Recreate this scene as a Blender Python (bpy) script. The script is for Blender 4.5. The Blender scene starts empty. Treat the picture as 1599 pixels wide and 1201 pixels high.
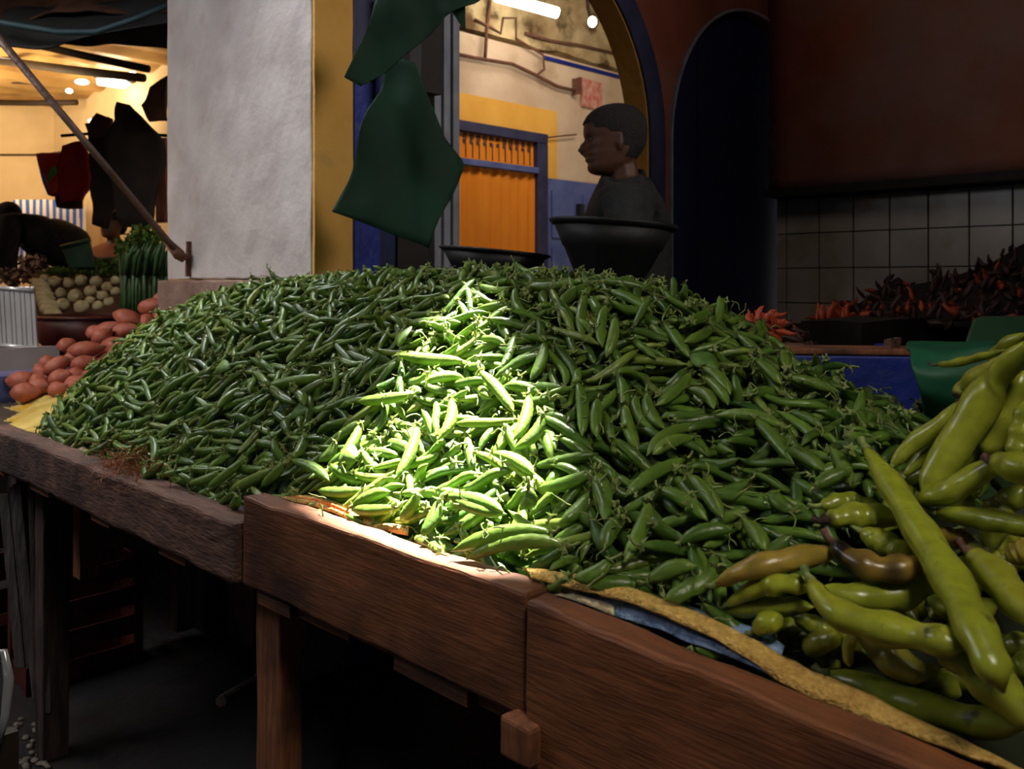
import bpy, bmesh, math, random
import numpy as np
from mathutils import Vector, Matrix, noise as mnoise
random.seed(7); rng = np.random.default_rng(11)
C = bpy.context.scene.collection
scn = bpy.context.scene
PI = math.pi
# ------------------------------------------------------------------ camera, world, sun, big lights
F = 1400.0; CH = 1.15
FW = Vector((-.70710678, .70710678, 0)); RT = Vector((.70710678, .70710678, 0)); UP = Vector((0, 0, 1))
CAM = Vector((0, 0, CH))
cd = bpy.data.cameras.new('camera'); cam = bpy.data.objects.new('camera', cd); C.objects.link(cam)
cam.location = CAM; cam.rotation_euler = (PI/2, 0, PI/4)
cd.sensor_fit = 'HORIZONTAL'; cd.sensor_width = 36; cd.lens = 36*F/1599
cd.shift_y = -(600.5-440)/1599.0; cd.clip_start = .02; cd.clip_end = 100
cd.dof.use_dof = True; cd.dof.focus_distance = 1.25; cd.dof.aperture_fstop = 11
scn.camera = cam
w = bpy.data.worlds.new('world'); scn.world = w; w.use_nodes = True
w.node_tree.nodes['Background'].inputs[0].default_value = (.62, .74, 1, 1)
w.node_tree.nodes['Background'].inputs[1].default_value = .02
scn.view_settings.view_transform = 'Standard'; scn.view_settings.look = 'None'
scn.view_settings.exposure = 0.0; scn.view_settings.gamma = 1; scn.view_settings.use_curve_mapping = False
scn.cycles.max_bounces = 6; scn.cycles.sample_clamp_indirect = 4
SUN = Vector((-.22, .34, .92)).normalized()
def light(name, typ, loc, target=None, energy=10, color=(1,1,1), size=1, size_y=None, angle=None, radius=None, spread=None):
    d = bpy.data.lights.new(name, typ); o = bpy.data.objects.new(name, d); C.objects.link(o)
    o.location = loc; d.energy = energy; d.color = color
    if typ == 'AREA':
        d.shape = 'RECTANGLE'; d.size = size; d.size_y = size_y or size
        if spread: d.spread = spread
    if typ == 'SUN': d.angle = angle or .01
    if typ in ('POINT', 'SPOT'): d.shadow_soft_size = radius or .1
    if target is not None:
        o.rotation_euler = (Vector(target)-Vector(loc)).to_track_quat('-Z', 'Y').to_euler()
    return o
light('sun', 'SUN', (0,0,6), Vector((0,0,6))-SUN, energy=160, color=(1,.95,.80), angle=math.radians(2.2))
light('alley_daylight', 'AREA', (-3.1,-.9,2.75), (-2.35,1.3,1.0), energy=13.5, color=(.93,.95,1), size=1.3, size_y=.6, spread=math.radians(110))
light('roof_gap_daylight', 'AREA', (-2.5,1.0,2.95), (-2.0,.95,.9), energy=7, color=(.97,.99,1), size=.5, size_y=.35, spread=math.radians(70))
light('stall_side_daylight', 'AREA', (.5,.1,2.4), (-.6,.9,.9), energy=3.3, color=(1,.93,.78), size=.4, size_y=.4, spread=math.radians(80))
light('back_room_tube_light', 'AREA', (-3.0,3.9,2.9), (-4.2,4.2,1.8), energy=12.5, color=(1,.80,.66), size=1.2, size_y=.4, spread=math.radians(150))
light('hall_lamp_light', 'AREA', (-8.3,1.9,2.2), (-8.8,2.0,3.1), energy=75, color=(1,.76,.42), size=1.2, size_y=.8)
light('hall_light', 'AREA', (-7.8,.4,2.9), (-10.5,2.0,1.2), energy=75, color=(1,.80,.55), size=1.2, size_y=1.0)
light('hall_goods_light', 'AREA', (-4.1,-.4,2.6), (-4.0,1.2,.9), energy=7, color=(1,.88,.74), size=.8, size_y=.6, spread=math.radians(90))
light('vendor_side_fill', 'AREA', (1.6,1.9,2.75), (-2.24,1.7,1.9), energy=4, color=(1,.92,.84), size=.5, size_y=.5, spread=math.radians(48))  # added soft fill to brighten the arch wall, no real opening there
light('counter_wall_light', 'AREA', (-1.0,2.6,2.7), (-1.5,4.1,1.5), energy=2.0, color=(1,.80,.62), size=.5, size_y=.5)  # unseen warm area light brightening the tiles and upper wall, no lamp fixture

# ------------------------------------------------------------------ unprojection helpers (pixel of the 1599x1201 frame -> a point in the place)
def ray(px, py): return FW + RT*((px-799.5)/F) + UP*((440-py)/F)
def P(px, py, t): return CAM + ray(px, py)*t
def PY(px, py, y): r = ray(px, py); return CAM + r*(y/r.y)
def PX(px, py, x): r = ray(px, py); return CAM + r*(x/r.x)
def proj(p):
    d = Vector(p)-CAM; t = d.dot(FW); return 799.5+F*d.dot(RT)/t, 440-F*d.z/t, t
def srgb(r, g, b):
    f = lambda v: (v/255/12.92) if v/255 <= .04045 else ((v/255+.055)/1.055)**2.4
    return (f(r), f(g), f(b), 1)
# ------------------------------------------------------------------ materials
def newmat(name):
    m = bpy.data.materials.new(name); m.use_nodes = True; nt = m.node_tree
    return m, nt, nt.nodes, nt.links, nt.nodes['Principled BSDF']
def mat(name, a, b=None, scale=8, rough=.7, bump=.0, bscale=None, metal=0, stretch=None, spec=.5, c=None, cscale=3, cfrom=.55, cto=.7, detail=5, trans=0, coat=0):
    """two-tone noise colour, optional third patch colour, noise bump"""
    m, nt, N, L, bs = newmat(name)
    tc = N.new('ShaderNodeTexCoord'); src = tc.outputs['Object']
    mp = N.new('ShaderNodeMapping'); L.new(src, mp.inputs[0])
    if stretch: mp.inputs['Scale'].default_value = stretch
    n = N.new('ShaderNodeTexNoise'); n.inputs['Scale'].default_value = scale; n.inputs['Detail'].default_value = detail
    L.new(mp.outputs[0], n.inputs['Vector'])
    r = N.new('ShaderNodeValToRGB'); r.color_ramp.elements[0].position = .32; r.color_ramp.elements[1].position = .68
    r.color_ramp.elements[0].color = a; r.color_ramp.elements[1].color = b or a
    L.new(n.outputs[0], r.inputs[0]); col = r.outputs[0]
    if c:
        n2 = N.new('ShaderNodeTexNoise'); n2.inputs['Scale'].default_value = cscale; n2.inputs['Detail'].default_value = 6
        L.new(tc.outputs['Object'], n2.inputs['Vector'])
        r2 = N.new('ShaderNodeValToRGB'); r2.color_ramp.elements[0].position = cfrom; r2.color_ramp.elements[1].position = cto
        L.new(n2.outputs[0], r2.inputs[0])
        mx = N.new('ShaderNodeMixRGB'); L.new(r2.outputs[0], mx.inputs[0]); L.new(col, mx.inputs[1]); mx.inputs[2].default_value = c
        col = mx.outputs[0]
    L.new(col, bs.inputs['Base Color'])
    bs.inputs['Roughness'].default_value = rough; bs.inputs['Metallic'].default_value = metal
    bs.inputs['Specular IOR Level'].default_value = spec
    if coat: bs.inputs['Coat Weight'].default_value = coat; bs.inputs['Coat Roughness'].default_value = .25
    if bump:
        nb = N.new('ShaderNodeTexNoise'); nb.inputs['Scale'].default_value = bscale or scale*2; nb.inputs['Detail'].default_value = 5
        L.new(mp.outputs[0], nb.inputs['Vector'])
        bp = N.new('ShaderNodeBump'); bp.inputs['Strength'].default_value = bump; bp.inputs['Distance'].default_value = .01
        L.new(nb.outputs[0], bp.inputs['Height']); L.new(bp.outputs[0], bs.inputs['Normal'])
    if trans:
        tb = N.new('ShaderNodeBsdfTranslucent'); L.new(col, tb.inputs[0])
        ms = N.new('ShaderNodeMixShader'); ms.inputs[0].default_value = trans
        L.new(bs.outputs[0], ms.inputs[1]); L.new(tb.outputs[0], ms.inputs[2])
        L.new(ms.outputs[0], N['Material Output'].inputs['Surface'])
    return m
def emit(name, col, s):
    m, nt, N, L, bs = newmat(name)
    bs.inputs['Base Color'].default_value = col; bs.inputs['Emission Color'].default_value = col; bs.inputs['Emission Strength'].default_value = s
    return m
def podmat(name, dark, light_, warm, rough, tb=.12, spots=None, spec=.5, bumpd=.0016, bumps=190):
    m, nt, N, L, bs = newmat(name)
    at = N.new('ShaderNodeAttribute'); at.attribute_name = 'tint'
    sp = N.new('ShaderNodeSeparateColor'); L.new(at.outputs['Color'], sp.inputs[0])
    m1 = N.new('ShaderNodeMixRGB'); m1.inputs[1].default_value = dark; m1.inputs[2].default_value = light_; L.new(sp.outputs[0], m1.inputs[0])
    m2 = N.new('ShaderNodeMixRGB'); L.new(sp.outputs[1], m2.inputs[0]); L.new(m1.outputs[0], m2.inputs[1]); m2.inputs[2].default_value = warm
    tc = N.new('ShaderNodeTexCoord')
    n = N.new('ShaderNodeTexNoise'); n.inputs['Scale'].default_value = 70; n.inputs['Detail'].default_value = 4; L.new(tc.outputs['Object'], n.inputs[0])
    mr = N.new('ShaderNodeMapRange'); mr.inputs[1].default_value = .3; mr.inputs[2].default_value = .7; mr.inputs[3].default_value = .72; mr.inputs[4].default_value = 1.2
    L.new(n.outputs[0], mr.inputs[0])
    mu = N.new('ShaderNodeVectorMath'); mu.operation = 'SCALE'; L.new(m2.outputs[0], mu.inputs[0]); L.new(mr.outputs[0], mu.inputs['Scale'])
    col = mu.outputs[0]
    if spots:
        n3 = N.new('ShaderNodeTexNoise'); n3.inputs['Scale'].default_value = 38; n3.inputs['Detail'].default_value = 6; L.new(tc.outputs['Object'], n3.inputs[0])
        r3 = N.new('ShaderNodeValToRGB'); r3.color_ramp.elements[0].position = .64; r3.color_ramp.elements[1].position = .72; L.new(n3.outputs[0], r3.inputs[0])
        m3 = N.new('ShaderNodeMixRGB'); L.new(r3.outputs[0], m3.inputs[0]); L.new(col, m3.inputs[1]); m3.inputs[2].default_value = spots; col = m3.outputs[0]
        # blue channel of tint: withered ends
        m4 = N.new('ShaderNodeMixRGB'); L.new(sp.outputs[2], m4.inputs[0]); L.new(col, m4.inputs[1]); m4.inputs[2].default_value = (.012,.008,.006,1); col = m4.outputs[0]
    L.new(col, bs.inputs['Base Color']); bs.inputs['Roughness'].default_value = rough; bs.inputs['Specular IOR Level'].default_value = spec
    nb = N.new('ShaderNodeTexNoise'); nb.inputs['Scale'].default_value = bumps; nb.inputs['Detail'].default_value = 3; L.new(tc.outputs['Object'], nb.inputs[0])
    bp = N.new('ShaderNodeBump'); bp.inputs['Strength'].default_value = .5; bp.inputs['Distance'].default_value = bumpd
    L.new(nb.outputs[0], bp.inputs['Height']); L.new(bp.outputs[0], bs.inputs['Normal'])
    t_ = N.new('ShaderNodeBsdfTranslucent'); t_.inputs[0].default_value = (.30,.52,.02,1)
    ms = N.new('ShaderNodeMixShader'); ms.inputs[0].default_value = tb
    L.new(bs.outputs[0], ms.inputs[1]); L.new(t_.outputs[0], ms.inputs[2]); L.new(ms.outputs[0], N['Material Output'].inputs['Surface'])
    return m
M = {}
M['pod'] = podmat('pea_pod_skin', (.03,.085,.012,1), (.115,.215,.026,1), (.20,.24,.035,1), .34, .14)
M['bean'] = podmat('broad_bean_skin', (.17,.215,.014,1), (.33,.37,.025,1), (.36,.22,.04,1), .3, .06, spots=(.05,.045,.012,1), spec=.55, bumpd=.0012, bumps=90)
M['calyx'] = mat('calyx', (.13,.20,.04,1), (.30,.33,.11,1), 120, .7, trans=.2)
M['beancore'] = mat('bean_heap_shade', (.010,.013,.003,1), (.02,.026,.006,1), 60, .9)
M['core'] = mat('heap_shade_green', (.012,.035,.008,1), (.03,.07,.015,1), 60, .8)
M['wood'] = mat('board_wood', srgb(100,56,31), srgb(132,78,43), 9, .6, .22, 22, stretch=(1.3,14,14), c=srgb(58,30,20), cscale=5, cfrom=.5, cto=.68)
M['woodold'] = mat('worn_board_wood', srgb(74,48,38), srgb(116,80,64), 9, .8, .5, 22, stretch=(1.5,9,9), c=srgb(50,32,26), cscale=6, cfrom=.45, cto=.62)
M['woodleg'] = mat('leg_wood', srgb(104,60,36), srgb(144,88,54), 9, .7, .3, 22, stretch=(12,12,1.2), c=srgb(70,40,26), cscale=8)
M['wooddark'] = mat('dark_wood', srgb(40,28,24), srgb(78,60,52), 8, .8, .5, 16, stretch=(7,7,1))
M['woodgrey'] = mat('grey_wood', srgb(52,44,42), srgb(88,78,76), 8, .8, .5, 16, stretch=(7,7,1))
M['plaster'] = mat('white_plaster', srgb(172,160,157), srgb(198,188,184), 5, .85, .25, 30, c=srgb(168,150,144), cscale=9, cfrom=.58, cto=.8)
M['dado'] = mat('stained_dado_plaster', srgb(112,84,72), srgb(150,122,110), 6, .9, .5, 40)
M['yellowpaint'] = mat('ochre_paint', srgb(196,144,62), srgb(212,162,80), 5, .8, .4, 30, c=srgb(160,128,84), cscale=5, cfrom=.6, cto=.75)
M['bluepaint'] = mat('blue_paint', srgb(8,28,110), srgb(16,42,136), 10, .55, .3, 30, c=srgb(60,70,120), cscale=14, cfrom=.62, cto=.72)
M['darkblue'] = mat('dark_blue_paint', srgb(4,18,58), srgb(8,28,76), 3, .6, .2, 20)
M['navy'] = mat('navy_arch_paint', srgb(36,38,66), srgb(52,54,88), 8, .6, .2, 30)
M['greytrim'] = mat('grey_trim', srgb(110,112,124), srgb(140,142,152), 10, .6)
M['redbrown'] = mat('red_brown_plaster', srgb(112,52,34), srgb(138,74,52), 3, .9, .4, 20, c=srgb(120,96,90), cscale=1.6, cfrom=.4, cto=.65)
M['tilew'] = mat('tile_glaze', srgb(176,168,158), srgb(196,190,182), 7, .35, .1, 12, c=srgb(150,128,92), cscale=5, cfrom=.55, cto=.75)
M['grout'] = mat('grout', srgb(84,76,66), srgb(60,54,48), 20, .9)
M['black'] = mat('black_rubber', srgb(14,14,15), srgb(22,22,24), 10, .62, .2, 30)
M['blackwood'] = mat('blackened_wood', srgb(24,20,18), srgb(38,32,28), 10, .8)
M['stainwall'] = mat('stained_room_plaster', srgb(196,170,140), srgb(222,200,170), 3, .9, .4, 20, c=srgb(150,120,84), cscale=2.4, cfrom=.56, cto=.78)
M['rust_wall'] = mat('mottled_upper_plaster', srgb(150,126,84), srgb(206,186,140), 5, .9, .6, 14, c=srgb(96,72,40), cscale=4.5, cfrom=.5, cto=.62)
M['orange'] = mat('orange_curtain', srgb(238,140,16), srgb(246,154,30), 3, .8, .2, 30, trans=.1)
M['lace'] = mat('lace_dark', srgb(70,50,40), srgb(110,70,50), 30, .8)
M['roomblue'] = mat('faded_blue_paint', srgb(70,84,140), srgb(96,108,160), 7, .6, .2, 20)
M['roomyellow'] = mat('yellow_band_paint', srgb(224,164,56), srgb(238,184,80), 4, .8, .2, 20)
M['cream'] = mat('cream_hall_plaster', srgb(200,176,140), srgb(222,198,160), 2, .9, .2, 10)
M['tin'] = mat('tin_roof', srgb(150,112,62), srgb(214,180,120), 3, .42, .5, 6, metal=.35, c=srgb(110,70,34), cscale=1.5, cfrom=.5, cto=.7)
M['floor'] = mat('dirt_floor', srgb(22,18,17), srgb(38,31,29), 5, .95, .7, 20)
M['greencloth'] = mat('green_tarp', srgb(3,44,27), srgb(5,58,36), 6, .8, .25, 14, trans=.22)
M['greenbag'] = mat('green_bag_cloth', srgb(8,66,44), srgb(12,84,56), 6, .6, .2, 14)
M['sackyellow'] = mat('yellow_woven_sack', srgb(196,150,62), srgb(226,186,104), 220, .65, .8, 240, c=srgb(170,120,50), cscale=12)
M['sackblue'] = mat('blue_woven_sack', srgb(96,124,170), srgb(146,174,206), 60, .6, .8, 90, c=srgb(60,86,140), cscale=14)
M['sackpale'] = mat('pale_sack_lining', srgb(186,166,126), srgb(210,196,160), 90, .7, .5, 120)
M['hemred'] = mat('red_sack_stripe', srgb(214,90,40), srgb(236,150,60), 120, .7, .4, 120)
M['plasticyellow'] = mat('yellow_plastic_sheet', srgb(206,176,80), srgb(232,208,126), 12, .4, .5, 24, c=srgb(220,170,30), cscale=10, cfrom=.58, cto=.66, trans=.2)
M['paper'] = mat('grey_paper', srgb(96,92,98), srgb(136,132,138), 24, .7, .4, 40)
M['fibre'] = mat('brown_fibre', srgb(110,62,34), srgb(156,92,52), 30, .9)
M['potato'] = mat('sweet_potato_skin', srgb(150,70,50), srgb(184,100,74), 14, .6, .5, 30, c=srgb(150,96,78), cscale=30, cfrom=.6, cto=.7)
M['onion'] = mat('white_onion_skin', srgb(206,190,142), srgb(230,220,184), 10, .45, .2, 20, c=srgb(170,170,104), cscale=8)
M['leek'] = mat('leek_leaf', srgb(28,66,34), srgb(84,116,70), 12, .5)
M['herb'] = mat('herb_leaf', srgb(34,72,16), srgb(96,130,30), 30, .6, c=srgb(180,170,60), cscale=12, cfrom=.62, cto=.7)
M['redcrate'] = mat('red_plastic_crate', srgb(70,24,22), srgb(92,36,32), 10, .5)
M['crategreen'] = mat('green_plastic_crate', srgb(36,70,48), srgb(46,84,56), 10, .5)
M['chili'] = mat('dried_red_pepper', srgb(150,46,22), srgb(190,80,40), 40, .5, c=srgb(90,24,18), cscale=12)
M['chilidark'] = mat('dark_dried_pepper', srgb(44,24,18), srgb(74,36,26), 12, .6)
M['iron'] = mat('rusty_iron', srgb(92,72,64), srgb(128,104,94), 16, .55, .5, 40, metal=.5)
M['rust'] = mat('rusted_bracket', srgb(92,58,42), srgb(120,80,60), 20, .8, .8, 30)
M['blackmetal'] = mat('dark_iron_beam', srgb(34,24,16), srgb(50,36,24), 10, .7)
M['hose'] = mat('teal_hose', srgb(52,84,96), srgb(66,96,104), 10, .6)
M['tarp'] = mat('dark_tarp', srgb(36,38,40), srgb(58,60,62), 5, .7, .6, 10)
M['thatch'] = mat('brown_awning', srgb(78,50,36), srgb(120,80,58), 12, .9, .8, 20)
M['skin'] = mat('skin', srgb(86,54,40), srgb(98,62,46), 20, .55)
M['hair'] = mat('short_dark_hair', srgb(30,28,28), srgb(44,40,40), 120, .9, .6, 200)
M['jacket'] = mat('dark_jacket', srgb(36,36,36), srgb(50,50,50), 30, .9, .5, 60)
M['trousers'] = mat('dark_trousers', srgb(30,30,36), srgb(40,40,46), 30, .9)
M['eye'] = mat('eye', srgb(60,50,46))
M['robe'] = mat('brown_robe', srgb(120,70,52), srgb(140,84,60), 10, .9)
M['redcloth'] = mat('red_garment', srgb(150,20,24), srgb(176,28,30), 6, .8, .3, 10)
M['bluecloth'] = mat('blue_garment', srgb(20,50,150), srgb(28,60,170), 6, .8)
M['greenstripe'] = mat('green_garment', srgb(40,150,60), srgb(50,160,70), 6, .8)
M['browncloth'] = mat('brown_garment', srgb(70,44,28), srgb(90,60,36), 6, .9, .3, 10)
M['darkcloth'] = mat('black_garment', srgb(34,26,22), srgb(50,38,30), 6, .9, .3, 10)
M['whitestripe'] = mat('white_stripe', srgb(214,206,200), None, 6, .8)
M['bluestripe'] = mat('blue_stripe', srgb(50,80,170), srgb(70,100,190), 6, .8)
M['chrome'] = mat('white_metal_rack', srgb(190,190,196), srgb(220,220,224), 6, .25, metal=.4)
M['whitebox'] = mat('white_plastic', srgb(200,190,190), srgb(216,208,206), 6, .4)
M['sign'] = mat('pink_notice', srgb(214,170,150), srgb(190,90,70), 22, .8)
M['lamp'] = emit('lamp_tube', (1,.93,.8,1), 14)
M['lampwarm'] = emit('lamp_panel', (1,.88,.66,1), 9)
M['pebble'] = mat('litter', srgb(90,80,70), srgb(130,120,108), 20, .8)

# ------------------------------------------------------------------ mesh helpers
class MB:
    def __init__(s): s.v = []; s.f = []
    def add(s, vs, fs):
        n = len(s.v); s.v += [tuple(v) for v in vs]; s.f += [tuple(i+n for i in f) for f in fs]; return s
    def box(s, a, b):
        x0,y0,z0 = a; x1,y1,z1 = b
        return s.add([(x0,y0,z0),(x1,y0,z0),(x1,y1,z0),(x0,y1,z0),(x0,y0,z1),(x1,y0,z1),(x1,y1,z1),(x0,y1,z1)],
                     [(0,3,2,1),(4,5,6,7),(0,1,5,4),(1,2,6,5),(2,3,7,6),(3,0,4,7)])
    def hexa(s, p): # 8 points bottom 4, top 4
        return s.add(p, [(0,3,2,1),(4,5,6,7),(0,1,5,4),(1,2,6,5),(2,3,7,6),(3,0,4,7)])
    def tube(s, pts, r, n=8, cap=True):
        pts = [Vector(p) for p in pts]; rs = r if hasattr(r, '__len__') else [r]*len(pts)
        rings = []; ref = None
        for i, p in enumerate(pts):
            d = (pts[min(i+1,len(pts)-1)]-pts[max(i-1,0)])
            if d.length < 1e-9: d = Vector((0,0,1))
            d.normalize()
            if ref is None: ref = d.orthogonal().normalized()
            u = (ref - d*ref.dot(d)); u = u.normalized() if u.length > 1e-6 else d.orthogonal().normalized(); ref = u
            v = d.cross(u)
            rings.append([p+(u*math.cos(2*PI*k/n)+v*math.sin(2*PI*k/n))*rs[i] for k in range(n)])
        vs = [q for rg in rings for q in rg]; fs = []
        for i in range(len(rings)-1):
            for k in range(n):
                k2 = (k+1) % n; fs.append((i*n+k, i*n+k2, (i+1)*n+k2, (i+1)*n+k))
        if cap: fs.append(tuple(range(n-1,-1,-1))); fs.append(tuple((len(rings)-1)*n+k for k in range(n)))
        return s.add(vs, fs)
    def lathe(s, prof, n=32, c=(0,0,0)):
        vs = [(c[0]+r*math.cos(2*PI*k/n), c[1]+r*math.sin(2*PI*k/n), c[2]+z) for r, z in prof for k in range(n)]
        fs = [(i*n+k, i*n+(k+1)%n, (i+1)*n+(k+1)%n, (i+1)*n+k) for i in range(len(prof)-1) for k in range(n)]
        return s.add(vs, fs)
    def ball(s, c, r, n=8, m=6, jit=0):
        rx, ry, rz = r if hasattr(r, '__len__') else (r,r,r); vs = []; fs = []
        for i in range(m+1):
            th = PI*i/m
            for k in range(n):
                ph = 2*PI*k/n
                q = 1 + (random.uniform(-jit,jit) if jit else 0)
                vs.append((c[0]+rx*q*math.sin(th)*math.cos(ph), c[1]+ry*q*math.sin(th)*math.sin(ph), c[2]+rz*q*math.cos(th)))
        for i in range(m):
            for k in range(n): fs.append((i*n+k, (i+1)*n+k, (i+1)*n+(k+1)%n, i*n+(k+1)%n))
        return s.add(vs, fs)
    def build(s, name, m, parent=None, smooth=False, loc=None, bevel=0, solid=0, subd=0, merge=0):
        me = bpy.data.meshes.new(name); me.from_pydata(s.v, [], s.f); me.update()
        if merge:
            bm = bmesh.new(); bm.from_mesh(me); bmesh.ops.remove_doubles(bm, verts=bm.verts, dist=merge); bm.to_mesh(me); bm.free()
        for p in me.polygons: p.use_smooth = smooth
        me.materials.append(M[m] if isinstance(m, str) else m)
        o = bpy.data.objects.new(name, me); C.objects.link(o)
        if loc is not None:
            o.location = loc
            me.transform(Matrix.Translation(-Vector(loc)))
        if parent is not None: o.parent = parent; 
        if solid: k = o.modifiers.new('thick', 'SOLIDIFY'); k.thickness = solid; k.offset = 0
        if subd: k = o.modifiers.new('smooth', 'SUBSURF'); k.levels = k.render_levels = subd
        if bevel: k = o.modifiers.new('edge', 'BEVEL'); k.width = bevel; k.segments = 2; k.limit_method = 'ANGLE'
        return o
def tag(o, label=None, cat=None, group=None, kind=None):
    if label: o['label'] = label
    if cat: o['category'] = cat
    if group: o['group'] = group
    if kind: o['kind'] = kind
    return o
def empty(name, loc, label, cat, group=None):
    o = bpy.data.objects.new(name, None); C.objects.link(o); o.location = loc; o.empty_display_size = .05
    return tag(o, label, cat, group)
def under(o, parent):
    """parent a world-coordinate mesh to an Empty without moving it"""
    o.parent = parent; o.matrix_parent_inverse = Matrix.Translation(parent.location).inverted(); return o
def rough_box(a, b, seg=(30,3,6), amp=.003, seed=0, taperfn=None):
    x0,y0,z0 = a; x1,y1,z1 = b; mb = MB(); nx,ny,nz = seg
    def pt(i,j,k): 
        p = Vector((x0+(x1-x0)*i/nx, y0+(y1-y0)*j/ny, z0+(z1-z0)*k/nz))
        n = mnoise.noise_vector(p*14+Vector((seed,0,0)))*amp + mnoise.noise_vector(p*50+Vector((0,seed,0)))*amp*.4
        ex = 0
        return p+n
    idx = {}
    def vid(i,j,k):
        if (i,j,k) not in idx: idx[(i,j,k)] = len(mb.v); mb.v.append(tuple(pt(i,j,k)))
        return idx[(i,j,k)]
    for i in range(nx):
        for j in range(ny):
            mb.f.append((vid(i,j,0),vid(i,j+1,0),vid(i+1,j+1,0),vid(i+1,j,0))); mb.f.append((vid(i,j,nz),vid(i+1,j,nz),vid(i+1,j+1,nz),vid(i,j+1,nz)))
        for k in range(nz):
            mb.f.append((vid(i,0,k),vid(i+1,0,k),vid(i+1,0,k+1),vid(i,0,k+1))); mb.f.append((vid(i,ny,k),vid(i,ny,k+1),vid(i+1,ny,k+1),vid(i+1,ny,k)))
    for j in range(ny):
        for k in range(nz):
            mb.f.append((vid(0,j,k),vid(0,j,k+1),vid(0,j+1,k+1),vid(0,j+1,k))); mb.f.append((vid(nx,j,k),vid(nx,j+1,k),vid(nx,j+1,k+1),vid(nx,j,k+1)))
    return mb
def sheet(rows, nu=14, nv=14, wave=.004, freq=30, seed=0):
    """rows: list of (left point, right point) top to bottom -> draped grid"""
    mb = MB(); R = len(rows)-1
    for j in range(nv+1):
        s = j/nv*R; a = min(int(s), R-1); f = s-a
        Lp = Vector(rows[a][0]).lerp(Vector(rows[a+1][0]), f); Rp = Vector(rows[a][1]).lerp(Vector(rows[a+1][1]), f)
        for i in range(nu+1):
            p = Lp.lerp(Rp, i/nu); d = mnoise.noise_vector(p*freq+Vector((seed,seed,0)))*wave
            mb.v.append(tuple(p+d))
    for j in range(nv):
        for i in range(nu):
            q = j*(nu+1)+i; mb.f.append((q, q+1, q+nu+2, q+nu+1))
    return mb

# ------------------------------------------------------------------ the setting
XW, YC, YT = -2.24, 1.42, 4.12
def struct(mb, name, m, **k): o = mb.build(name, m, **k); o['kind'] = 'structure'; return o
struct(MB().box((-12,-3,-.1),(3,9,0)), 'floor', 'floor')
# column: left block, groove, dado
struct(rough_box((-3.03,YC,1.16),(XW,1.6,3.0),(16,3,24),.004,3), 'column', 'plaster', bevel=.006)
struct(rough_box((-3.22,YC+.012,1.16),(-3.045,1.6,3.0),(5,3,24),.004,4), 'trim_column_side', 'plaster')
struct(rough_box((-3.235,YC-.02,0),(XW+.004,1.6,1.155),(16,3,20),.005,5), 'trim_dado', 'dado', bevel=.006)
struct(rough_box((XW+.001,YC+.004,.95),(XW+.012,1.556,3.0),(1,3,30),.0015,6), 'trim_yellow_pier', 'yellowpaint')
# arch wall: front strip columns between openings
AC, AR, ZS = 2.335, .71, 1.75
A2C, A2R = 3.895, .705
TH = .11
def zlow(y, c, r): 
    d = r*r-(y-c)**2
    return ZS+math.sqrt(d) if d > 0 else ZS
mbw = MB()
ys = [1.56, 1.625]+[AC-AR+2*AR*(1-math.cos(PI*k/28))/2 for k in range(29)]+[3.19]+[A2C-A2R+A2R*2*(1-math.cos(PI*k/28))/2 for k in range(29)]
ys = sorted(set(round(y,5) for y in ys if y <= YT+.001)|{YT})
for y0, y1 in zip(ys[:-1], ys[1:]):
    ym = (y0+y1)/2
    if abs(ym-AC) < AR: z0, z1 = zlow(y0,AC,AR), zlow(y1,AC,AR)
    elif abs(ym-A2C) < A2R: z0, z1 = zlow(y0,A2C,A2R), zlow(y1,A2C,A2R)
    else: z0 = z1 = 0
    mbw.hexa([(XW,y0,z0),(XW,y1,z1),(XW-TH,y1,z1),(XW-TH,y0,z0),(XW,y0,3),(XW,y1,3),(XW-TH,y1,3),(XW-TH,y0,3)])
struct(mbw, 'wall_left', 'redbrown')
def arch_band(c, r0, r1, x0, x1, zb=0, n=40):
    mb = MB(); pts = [(-1, zb)]+[(math.cos(PI-PI*k/n), ZS+0) for k in range(n+1)]
    prof = [(c-r0,c-r1,zb,zb)]
    for k in range(n+1):
        a = PI-PI*k/n; prof.append((c+r0*math.cos(a), c+r1*math.cos(a), ZS+r0*math.sin(a), ZS+r1*math.sin(a)))
    prof.append((c+r0,c+r1,zb,zb))
    prof = [(max(p[0],1.557),max(p[1],1.557),p[2],p[3]) if p[0] < 1.7 else p for p in prof]
    for p, q in zip(prof[:-1], prof[1:]):
        mb.hexa([(x0,p[0],p[2]),(x1,p[0],p[2]),(x1,q[0],q[2]),(x0,q[0],q[2]),(x0,p[1],p[3]),(x1,p[1],p[3]),(x1,q[1],q[3]),(x0,q[1],q[3])])
    return mb
struct(arch_band(AC, AR, AR+.105, XW, XW+.012), 'trim_arch_border', 'navy')
struct(arch_band(AC, AR-.006, AR, XW-TH, XW), 'trim_arch_reveal', 'yellowpaint')
struct(arch_band(A2C, A2R-.012, A2R, XW+.001, XW+.014), 'trim_side_arch', 'greytrim')
# left border of the arch is painted bright blue up to the spring
struct(MB().box((XW+.0125,1.56,0),(XW+.016,1.625,ZS)), 'trim_blue_post', 'bluepaint')
# blue boarded door filling the second arch
d2 = bpy.data.objects.new('door_2', None); C.objects.link(d2); d2['kind'] = 'structure'; d2.location = (XW-.08, 3.6, 0)
for k in range(6):
    y0 = 3.195+k*.155
    under(rough_box((XW-.09,y0,0),(XW-.06-.004*(k%2),y0+.151 if k < 5 else YT+.15,2.46),(1,2,10),.001,k).build('plank','darkblue'), d2)
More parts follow.
